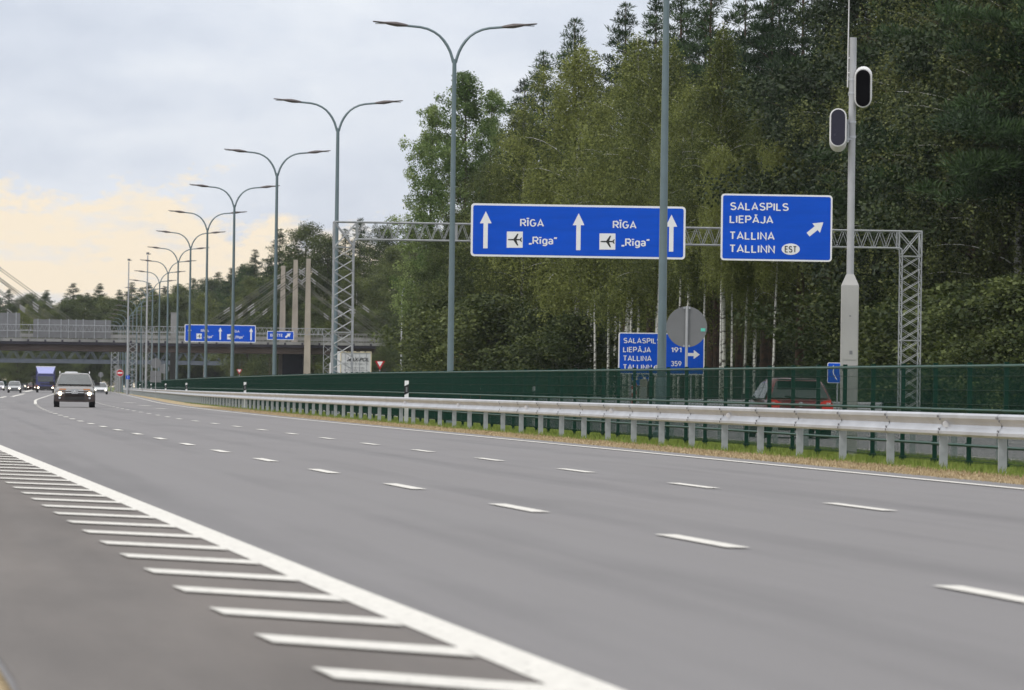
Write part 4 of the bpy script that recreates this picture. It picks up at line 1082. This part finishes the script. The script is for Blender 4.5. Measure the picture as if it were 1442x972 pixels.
for s_ in (-1, 1):
    for yy in (1.8, 3.1, 4.4, 10.8): wheel(tl, s_*1.05, yy, .5, .3, s_)
q = MB()
for x in (-.7, -.5, .1, .25, .75): q.box((x, -.06, zt+.0), (.12, .05, .06))
q.build('marker_light', M_PLAST, tl)
MB().box((0, 14.0, 1.9), (2.4, 2.0, 2.8)).build('tractor_cab', M_TRL, tl)

# ------------------------------------------------------------------ trees
def leafmat(name, lo, mid, hi, trans=.25, rough=.6):
    M = bpy.data.materials.new(name); M.use_nodes = True; t = M.node_tree; b = t.nodes['Principled BSDF']
    co = t.nodes.new('ShaderNodeTexCoord').outputs['Object']
    n1 = noise(t, co, .55, 4, .6); n2 = noise(t, co, 9.0, 2, .5)
    oi = t.nodes.new('ShaderNodeObjectInfo').outputs['Random']
    at_ = t.nodes.new('ShaderNodeAttribute'); at_.attribute_name = 'leaf_tone'; n2 = at_.outputs['Fac']
    f = math_(t, 'MULTIPLY_ADD', n1, .62, math_(t, 'MULTIPLY', n2, .46)); f = math_(t, 'MULTIPLY_ADD', math_(t, 'SUBTRACT', oi, .5), .30, f)
    c = ramp(t, f, [(.36, lo), (.57, mid), (.80, hi)])
    t.links.new(c, b.inputs['Base Color']); b.inputs['Roughness'].default_value = rough; b.inputs['Specular IOR Level'].default_value = .3
    tr = t.nodes.new('ShaderNodeBsdfTranslucent'); t.links.new(c, tr.inputs[0])
    mx = t.nodes.new('ShaderNodeMixShader'); mx.inputs[0].default_value = trans
    out = t.nodes['Material Output']; t.links.new(b.outputs[0], mx.inputs[1]); t.links.new(tr.outputs[0], mx.inputs[2]); t.links.new(mx.outputs[0], out.inputs[0])
    return M
LM_BIRCH = leafmat('leaf_birch', (.060, .080, .022), (.150, .178, .048), (.27, .30, .085), .34)
LM_OLIVE = leafmat('leaf_olive_birch', (.040, .055, .018), (.085, .105, .032), (.165, .185, .060))
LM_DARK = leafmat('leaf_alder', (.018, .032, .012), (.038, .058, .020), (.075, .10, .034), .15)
LM_ASPEN = leafmat('leaf_aspen', (.075, .125, .035), (.16, .225, .07), (.27, .34, .12))
LM_PINE = leafmat('leaf_pine', (.012, .030, .011), (.030, .060, .020), (.060, .104, .034), .12)
LM_OAK = leafmat('leaf_broad', (.032, .050, .015), (.075, .098, .028), (.150, .180, .055))
LM_RUST = leafmat('leaf_rust', (.12, .07, .02), (.20, .11, .03), (.25, .16, .05))
def barkmat(name, a, b_, marks):
    M = bpy.data.materials.new(name); M.use_nodes = True; t = M.node_tree; b = t.nodes['Principled BSDF']
    co = t.nodes.new('ShaderNodeTexCoord').outputs['Object']
    n = noise(t, vmul(t, co, (4, 4, 4 if not marks else 9)), 1.0, 4, .6)
    n = ramp(t, n, [(.40, b_), (.50 if marks else .65, a)])
    t.links.new(n, b.inputs['Base Color']); b.inputs['Roughness'].default_value = .85; return M
BK_BIRCH = barkmat('bark_birch', (.60, .60, .57), (.05, .045, .04), True)
BK_BROWN = barkmat('bark_brown', (.12, .09, .065), (.05, .04, .03), False)
BK_PINE = barkmat('bark_pine', (.11, .065, .042), (.05, .038, .028), False)

def tree_mesh(seed, H, crown_r, base, prof, nb, up, droop, leaves, leaf, clump, trunk_r, kind):
    rng = np.random.default_rng(seed)
    tb = MB()
    # trunk with a slow lean
    lean = rng.normal(0, .25, 2); npt = 9
    tp = [Vector((lean[0]*math.sin(t*2.2)*t*1.2, lean[1]*math.sin(t*2.6)*t*1.2, t*H)) for t in np.linspace(0, 1, npt)]
    tb.tube(tp, [max(.015, trunk_r*(1-t)**.8 + .012) for t in np.linspace(0, 1, npt)], 8)
    def tpos(t):
        i = min(npt-2, int(t*(npt-1))); return tp[i].lerp(tp[i+1], t*(npt-1) - i)
    C = []; CR = []; Wt = []
    for k in range(nb):
        u = (k + rng.random())/nb
        t = base + (1-base)*u*.985
        rr = crown_r*prof(u)*rng.uniform(.68, 1.18)
        az = k*2.39996 + rng.normal(0, .35)
        dirv = Vector((math.cos(az), math.sin(az), 0)); p0 = tpos(t)
        rise = up(u)*rr
        pts = []
        ns = 6
        for j in range(ns+1):
            s_ = j/ns
            z = rise*s_ - droop*rr*s_*s_
            side = Vector((-dirv.y, dirv.x, 0))*math.sin(s_*3+k)*.08*rr
            pts.append(p0 + dirv*rr*s_ + side + Vector((0, 0, z)))
        r_b = max(.010, trunk_r*.22*(1-u*.6))
        tb.tube(pts, [r_b*(1-.85*j/ns) for j in range(ns+1)], 4)
        # twigs and leaf clumps
        nc = max(3, int(3 + rr*2.6))
        for j in range(nc):
            s_ = rng.uniform(.22, 1.04) if kind != 'pine' else rng.uniform(.3, 1.05)
            i = min(ns-1, int(min(s_, .999)*ns)); q = pts[i].lerp(pts[i+1], min(s_, 1.0)*ns - i)
            spread = .21*rr*(1.1 - .5*s_)
            q = q + Vector((rng.normal(0, spread), rng.normal(0, spread), rng.normal(0, spread*(.55 if kind != 'pine' else .18))))
            C.append(q); cr = clump*rng.uniform(.55, 1.35)*(.75 + .25*(1-u)); cr *= (1 - .62*u) if kind == 'pine' else 1; CR.append(cr); Wt.append(cr**2)
    C = np.array([tuple(c) for c in C]); CR = np.array(CR); Wt = np.array(Wt); Wt /= Wt.sum()
    idx = rng.choice(len(C), leaves, p=Wt)
    g_ = rng.normal(0, 1, (leaves, 3)); g_ /= np.linalg.norm(g_, axis=1)[:, None]; rad = rng.random(leaves)**.45
    P = g_*rad[:, None]*CR[idx][:, None]
    if kind == 'birch': P[:, 2] *= 1.25; P[:, 2] -= (rng.random(leaves)**2)*1.5*CR[idx]; P[:, :2] *= .8
    if kind == 'birch':
        ns_ = 1500; an = rng.choice(len(C), ns_, p=Wt); A0 = C[an] + rng.normal(0, .42, (ns_, 3))*CR[an][:, None]*[1.3, 1.3, .8]
        ln = rng.uniform(.5, 2.3, ns_)*(crown_r/3.3); sw = rng.normal(0, .16, (ns_, 2)); pick = rng.integers(0, ns_, leaves); tt = rng.random(leaves)**.8
        Q = A0[pick] + np.stack([sw[pick, 0]*tt*ln[pick], sw[pick, 1]*tt*ln[pick], -tt*ln[pick]], 1) + rng.normal(0, .06, (leaves, 3))
        P = Q - C[idx] if False else P
    elif kind == 'pine': P[:, 2] *= .42; P[:, 2] += .15*CR[idx]
    else: P[:, 2] *= .8
    P = P + C[idx]
    if kind == 'birch': use = rng.random(leaves) < .72; P[use] = Q[use]
    a1 = rng.normal(0, 1, (leaves, 3)); a1 /= np.linalg.norm(a1, axis=1)[:, None]
    a2 = rng.normal(0, 1, (leaves, 3))
    if kind == 'pine': a1 = a1*.55 + g_*.6; a1[:, 2] += .55; a1 /= np.linalg.norm(a1, axis=1)[:, None]
    if kind == 'birch': a1[:, 2] -= .6; a1 /= np.linalg.norm(a1, axis=1)[:, None]
    a2 -= (a1*a2).sum(1)[:, None]*a1; a2 /= np.linalg.norm(a2, axis=1)[:, None]
    sz = leaf*rng.uniform(.6, 1.4, leaves); lw = sz*(.30 if kind == 'pine' else .74)
    ll = sz*(1.7 if kind == 'pine' else 1.0)
    V = np.zeros((leaves, 4, 3))
    V[:, 0] = P; V[:, 1] = P + a1*(ll*.5)[:, None] + a2*(lw*.5)[:, None]; V[:, 2] = P + a1*ll[:, None]; V[:, 3] = P + a1*(ll*.5)[:, None] - a2*(lw*.5)[:, None]
    ml = bpy.data.meshes.new('crown'); n = leaves
    ml.vertices.add(4*n); ml.vertices.foreach_set('co', V.ravel()); ml.loops.add(4*n); ml.loops.foreach_set('vertex_index', np.arange(4*n, dtype=np.int32))
    ml.polygons.add(n); ml.polygons.foreach_set('loop_start', np.arange(0, 4*n, 4, dtype=np.int32)); ml.update(calc_edges=True)
    tone = (.5 + .22*rng.normal(0, 1, n) + .22*rng.normal(0, 1, len(C))[idx]).clip(0, 1)
    ml.attributes.new('leaf_tone', 'FLOAT', 'FACE').data.foreach_set('value', tone.astype(np.float32))
    mt = bpy.data.meshes.new('trunk'); mt.from_pydata(tb.v, [], tb.f); mt.update()
    for p in mt.polygons: p.use_smooth = True
    return mt, ml
ovoid = lambda a: (lambda u: max(.06, (math.sin(math.pi*min(1, (u*.93+.07))**a))**.75))
cone = lambda u: max(.05, (1-u)**.8*(1 if u > .08 else .7))
KIND = {}
def reg(key, bark, leafm, *a):
    mt, ml = tree_mesh(*a); mt.materials.append(bark); ml.materials.append(leafm); KIND.setdefault(key, []).append((mt, ml, a[1]))
upb = lambda u: .75 + .9*u
for sd_ in (1, 2, 3): reg('birch', BK_BIRCH, LM_BIRCH, sd_, 20, 3.5, .29, ovoid(.60), 50, upb, .75, 74000, .10, .62, .15, 'birch')
for sd_ in (4, 5): reg('tallbirch', BK_BIRCH, LM_BIRCH, sd_, 20, 2.9, .50, ovoid(.7), 40, upb, .7, 48000, .10, .66, .12, 'birch')
for sd_ in (21,): reg('slimbirch', BK_BIRCH, LM_BIRCH, sd_, 20, 3.1, .36, cone, 70, lambda u: .8 + .8*u, .75, 52000, .095, .55, .13, 'birch')
for sd_ in (6, 7): reg('aspen', BK_BROWN, LM_ASPEN, sd_, 22, 3.0, .16, ovoid(.55), 54, lambda u: 1.3 + 1.3*u, .2, 44000, .13, .60, .17, 'broad')
for sd_ in (8, 9, 10): reg('pine', BK_PINE, LM_PINE, sd_, 22, 3.0, .34, lambda u: max(.07, (1-u)**.72*(.85+.15*math.sin(u*13)**2)*1.1), 64, lambda u: .28 + .5*u, .08, 56000, .14, .78, .19, 'pine')
for sd_ in (11, 12, 13): reg('broad', BK_BROWN, LM_OAK, sd_, 16, 4.0, .12, ovoid(.6), 50, lambda u: .6 + .7*u, .35, 80000, .104, .86, .17, 'broad')
for sd_ in (14, 15): reg('bush', BK_BROWN, LM_OAK, sd_, 4.5, 2.0, .04, ovoid(.8), 34, lambda u: .5 + .6*u, .3, 15000, .12, .55, .07, 'broad')
for sd_ in (31, 32): reg('olive', BK_BIRCH, LM_OLIVE, sd_, 20, 3.7, .16, ovoid(.62), 54, upb, .6, 80000, .095, .66, .15, 'birch')
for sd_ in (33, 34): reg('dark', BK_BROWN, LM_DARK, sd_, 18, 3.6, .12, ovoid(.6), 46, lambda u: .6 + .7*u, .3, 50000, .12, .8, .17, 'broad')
reg('rustbush', BK_BROWN, LM_RUST, 16, 2.6, 1.0, .05, ovoid(.8), 20, lambda u: .5 + .6*u, .3, 4000, .12, .4, .04, 'broad')
CATS = dict(birch='birch_tree', tallbirch='birch_tree', slimbirch='birch_tree', aspen='aspen_tree', pine='pine_tree', broad='broadleaf_tree', olive='birch_tree', dark='broadleaf_tree', bush='shrub', rustbush='shrub')
def tree(kind, x, y, h, label, group=None, var=None, wide=1.0, z=None):
    v = KIND[kind][(var if var is not None else random.randrange(9)) % len(KIND[kind])]
    nm = CATS[kind]
    if z is None: z = -.05
    r_ = thing(nm, (x, y, z), label, 'shrub' if 'bush' in kind else 'tree', random.uniform(0, 6.28), group)
    s_ = h/v[2]; r_.scale = (s_*wide, s_*wide, s_)
    for n_, me in (('trunk', v[0]), ('crown', v[1])):
        o = bpy.data.objects.new(n_, me); COL.objects.link(o); o.parent = r_
    return r_
def tpx(kind, px, Y, ytop, label, group=None, var=None, wide=1.0):
    x = gx(px, Y); zt = at(px, ytop, Y).z
    return tree(kind, x, Y, zt + .1, label, group, var, wide)
# front row, each placed where its crown stands in the photograph
front = [
 ('aspen', 598, 402, 150, 'lower airy light green poplar at the far left end of the forest', 0, .95),
 ('aspen', 652, 396, 105, 'tall airy light green poplar behind the second lamp pole', 1, 1.05),
 ('aspen', 690, 408, 128, 'airy light green poplar between the second lamp and the dark pines', 0, .8),
 ('broad', 642, 384, 300, 'dense green tree under the poplars at the left end of the forest', 0, .9),
 ('broad', 690, 366, 235, 'olive tree just left of the long gantry sign', 1, .95),
 ('birch', 735, 345, 150, 'drooping birch above the left end of the long gantry sign', 0, 1.1),
 ('birch', 812, 322, 62, 'tall rounded weeping birch above the middle of the long gantry sign', 1, 1.15),
 ('birch', 880, 306, 48, 'tall bright topped weeping birch left of the nearest lamp pole', 2, 1.15),
 ('birch', 925, 296, 55, 'yellow green topped weeping birch directly behind the nearest lamp pole', 0, 1.0),
 ('slimbirch', 1018, 276, 32, 'slim pointed birch with a visible white trunk above the SALASPILS sign', 0, 1.15),
 ('birch', 1062, 285, 150, 'drooping birch above the right part of the SALASPILS sign', 1, .62),
 ('tallbirch', 968, 290, 120, 'bare stemmed birch right of the nearest lamp pole', 0, 1.0),
 ('olive', 1255, 259, -60, 'great olive birch rising out of the picture right of the traffic cameras', 1, 1.15),
 ('olive', 1345, 242, -110, 'great olive birch rising out of the picture near the right edge', 2, 1.2),
 ('olive', 1430, 229, -150, 'great birch filling the right edge of the picture', 0, 1.2),
 ('broad', 1265, 263, 235, 'lighter green bushy tree behind the right gantry corner', 0, .95),
 ('broad', 1375, 243, 190, 'dark green bushy tree right of the right gantry tower', 1, 1.1),
 ('broad', 1455, 231, 240, 'dark green bushy tree at the right edge behind the fence', 2, 1.0),
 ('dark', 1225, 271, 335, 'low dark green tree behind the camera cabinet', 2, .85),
]
for kind, px, Y, yt, lab, va, wd in front: tpx(kind, px, Y, yt, lab, None, va, wd)
# birch stems with raised crowns whose white trunks show below the signs
for i, (px, Y, yt) in enumerate(((748, 350, 250), (838, 318, 180), (856, 312, 150), (886, 306, 140), (955, 288, 150), (967, 292, 160), (990, 280, 175), (1014, 272, 160), (1030, 280, 190), (1048, 282, 170), (926, 296, 170), (1088, 272, 150))):
    tpx('tallbirch', px, Y - 4, yt + 45, 'birch with a slender white trunk standing in the gap %s' % ('left of the verge sign' if px < 860 else 'behind the blue verge sign' if px < 995 else 'right of the round grey sign' if px < 1060 else 'above the red car'),
        'birches with white trunks at the forest edge', i, .85)
# dark pines behind
for i, (px, Y, yt, lab) in enumerate(((768, 372, 72, 'dark pine whose top shows left of the tall weeping birch'), (738, 385, 112, 'dark pine between the poplars and the birches, lower than its neighbour'), (804, 350, 28, 'dark pine with a pointed top poking above the birches'),
      (880, 335, 4, 'dark pine with a thin top left of the nearest lamp'), (914, 330, -6, 'dark pine directly left of the nearest lamp, cut by the top edge'), (960, 318, -30, 'dark pine right of the nearest lamp, cut by the top edge'),
      (1010, 312, -50, 'dark pine behind the slim pointed birch'), (1075, 296, -60, 'dark pine above the SALASPILS sign, cut by the top edge'), (1125, 288, -80, 'dark pine left of the camera pole'), (1165, 282, -70, 'dark pine directly behind the left traffic camera'), (1205, 270, -80, 'dark pine behind the top of the camera pole'))):
    tpx('pine', px, Y, yt, lab, None, i, 1.15)
# low growth along the edge
for i, (px, Y, yt) in enumerate(((612, 382, 470), (632, 365, 430), (655, 352, 440), (700, 335, 425), (720, 340, 455), (762, 330, 440), (800, 318, 450), (606, 392, 492), (640, 350, 480), (690, 338, 490))):
    tpx('bush', px, Y, yt, 'dense low green shrub at the forest edge left of the verge sign', 'shrubs at the forest edge left of the verge sign', i, 1.4)
for i, (px, Y, yt) in enumerate(((1235, 250, 400), (1300, 238, 420), (1340, 232, 395), (1390, 226, 410), (1440, 218, 400), (1270, 244, 450), (1420, 216, 470), (1210, 256, 440), (1350, 226, 480))):
    tpx('bush', px, Y, yt, 'dense low dark shrub at the forest edge around the right gantry tower', 'shrubs at the forest edge by the right gantry tower', i, 1.5)
tpx('rustbush', 673, 338, 500, 'small rusty orange shrub just above the fence, left of the birch trunks', None, 0, 1.2)
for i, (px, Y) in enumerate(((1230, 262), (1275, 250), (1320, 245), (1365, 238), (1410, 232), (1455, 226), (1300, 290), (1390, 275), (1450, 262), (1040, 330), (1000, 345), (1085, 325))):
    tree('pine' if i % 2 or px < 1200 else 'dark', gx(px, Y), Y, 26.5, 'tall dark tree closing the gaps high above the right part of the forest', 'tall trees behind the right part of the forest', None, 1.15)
# deeper rows: nothing tells them apart
rnd = random.Random(11)
for row, (d, n) in enumerate(((50, 26), (57, 22), (66, 20), (78, 16), (95, 12))):
    for k in range(n):
        Y = 205 + (450 - 205 + row*6)*(k + rnd.random()*.8)/n
        kd = rnd.choice(['pine', 'pine', 'tallbirch', 'pine'] if row else ['tallbirch', 'pine', 'birch', 'tallbirch'])
        hmax = {'pine': 20.5, 'tallbirch': 18.5, 'birch': 17}[kd]
        x = RX(d + rnd.uniform(-2, 2), Y); px = CX + x*F_PX/Y
        # keep the skyline: crowns must stay under the photographed outline
        out = float(np.interp(px, [540, 600, 700, 800, 900, 1000], [300, 170, 130, 60, 10, -60]))
        hh = min(hmax*rnd.uniform(.9, 1.12), (horiz(px) - out)/(F_PX/Y) + .6)
        if px < 560: continue
        tree(kd, x, Y, hh, {'pine': 'dark pine standing deep inside the forest', 'tallbirch': 'birch standing deep inside the forest', 'birch': 'leafy birch inside the forest'}[kd], 'trees deep inside the forest')
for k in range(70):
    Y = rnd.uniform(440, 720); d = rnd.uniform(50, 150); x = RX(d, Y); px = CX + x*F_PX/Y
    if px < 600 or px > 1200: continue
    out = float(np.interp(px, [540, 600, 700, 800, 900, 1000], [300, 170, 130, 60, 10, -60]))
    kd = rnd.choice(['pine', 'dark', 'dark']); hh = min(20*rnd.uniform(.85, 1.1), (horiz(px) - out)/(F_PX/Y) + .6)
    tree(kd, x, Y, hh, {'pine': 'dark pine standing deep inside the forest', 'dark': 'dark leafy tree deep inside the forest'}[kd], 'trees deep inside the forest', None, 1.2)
for k in range(60):
    Y = rnd.uniform(215, 520); d = rnd.uniform(52, 88); x = RX(d, Y)
    if CX + x*F_PX/Y < 570: continue
    tree('bush', x, Y, rnd.uniform(4, 6.5), 'dark shrub under the trees deep inside the forest', 'undergrowth shrubs deep inside the forest', None, 1.4)
# the wood behind the bridge, between bridge pylons and the main forest
for i, (kd, px, Y, yt) in enumerate((('pine', 396, 800, 322), ('broad', 428, 770, 318), ('pine', 360, 840, 352), ('broad', 455, 765, 335), ('pine', 505, 780, 308), ('broad', 540, 760, 322), ('pine', 478, 790, 322),
      ('birch', 500, 740, 360), ('birch', 525, 738, 380), ('broad', 550, 735, 350), ('pine', 322, 850, 378), ('broad', 345, 835, 392), ('pine', 340, 860, 372), ('broad', 410, 760, 372), ('broad', 575, 745, 330), ('broad', 560, 690, 420), ('broad', 590, 640, 400), ('pine', 380, 830, 360), ('broad', 440, 745, 420), ('broad', 475, 740, 430), ('broad', 510, 730, 440))):
    lab = {'pine': 'dark conifer on the skyline behind the cable stayed bridge', 'broad': 'green broadleaf tree behind the bridge pylons', 'birch': 'olive birch behind the right side stay cables'}[kd]
    tpx(kd, px, Y, yt, lab, 'trees behind the cable stayed bridge', i, 1.15)
# far wood along the horizon on the left
sky_x = [-40, 0, 40, 90, 130, 180, 220, 270, 300, 330, 380]
sky_y = [415, 410, 408, 402, 405, 400, 398, 392, 388, 380, 375]
for row, Yr_ in enumerate((1000, 1040, 1090, 1150)):
    for k in range(22):
        px = -60 + 460*(k + rnd.random()*.9)/22
        yt = float(np.interp(px, sky_x, sky_y)) + rnd.uniform(-5, 9) + (3-row)*9
        kd = rnd.choice(['broad', 'broad', 'birch', 'pine'] if row < 2 else ['pine', 'pine', 'broad'])
        tpx(kd, px, Yr_ + rnd.uniform(-12, 12), yt, {'pine': 'small dark conifer in the distant wood beyond the bridge', 'broad': 'round green tree in the distant wood beyond the bridge', 'birch': 'pale green tree in the distant wood beyond the bridge'}[kd], 'distant wood beyond the bridge', None, 1.5)
for k in range(22):
    px = -50 + 420*(k + rnd.random())/22
    tpx('broad', px, 985 + rnd.uniform(-20, 25), 462 + rnd.uniform(0, 30), 'low bushy green tree in the distance under the bridge', 'low trees in the distance under the bridge', None, 1.3)

# ------------------------------------------------------------------ air
HZ = bpy.data.materials.new('haze_air'); HZ.use_nodes = True; t = HZ.node_tree; t.nodes.clear()
pv = t.nodes.new('ShaderNodeVolumePrincipled'); pv.inputs['Color'].default_value = (.86, .92, 1, 1); pv.inputs['Density'].default_value = .00005; pv.inputs['Anisotropy'].default_value = .3
t.links.new(pv.outputs[0], t.nodes.new('ShaderNodeOutputMaterial').inputs['Volume'])
MB().box((-100, 700, 23), (1500, 1700, 50)).build('haze', HZ, kind='stuff')
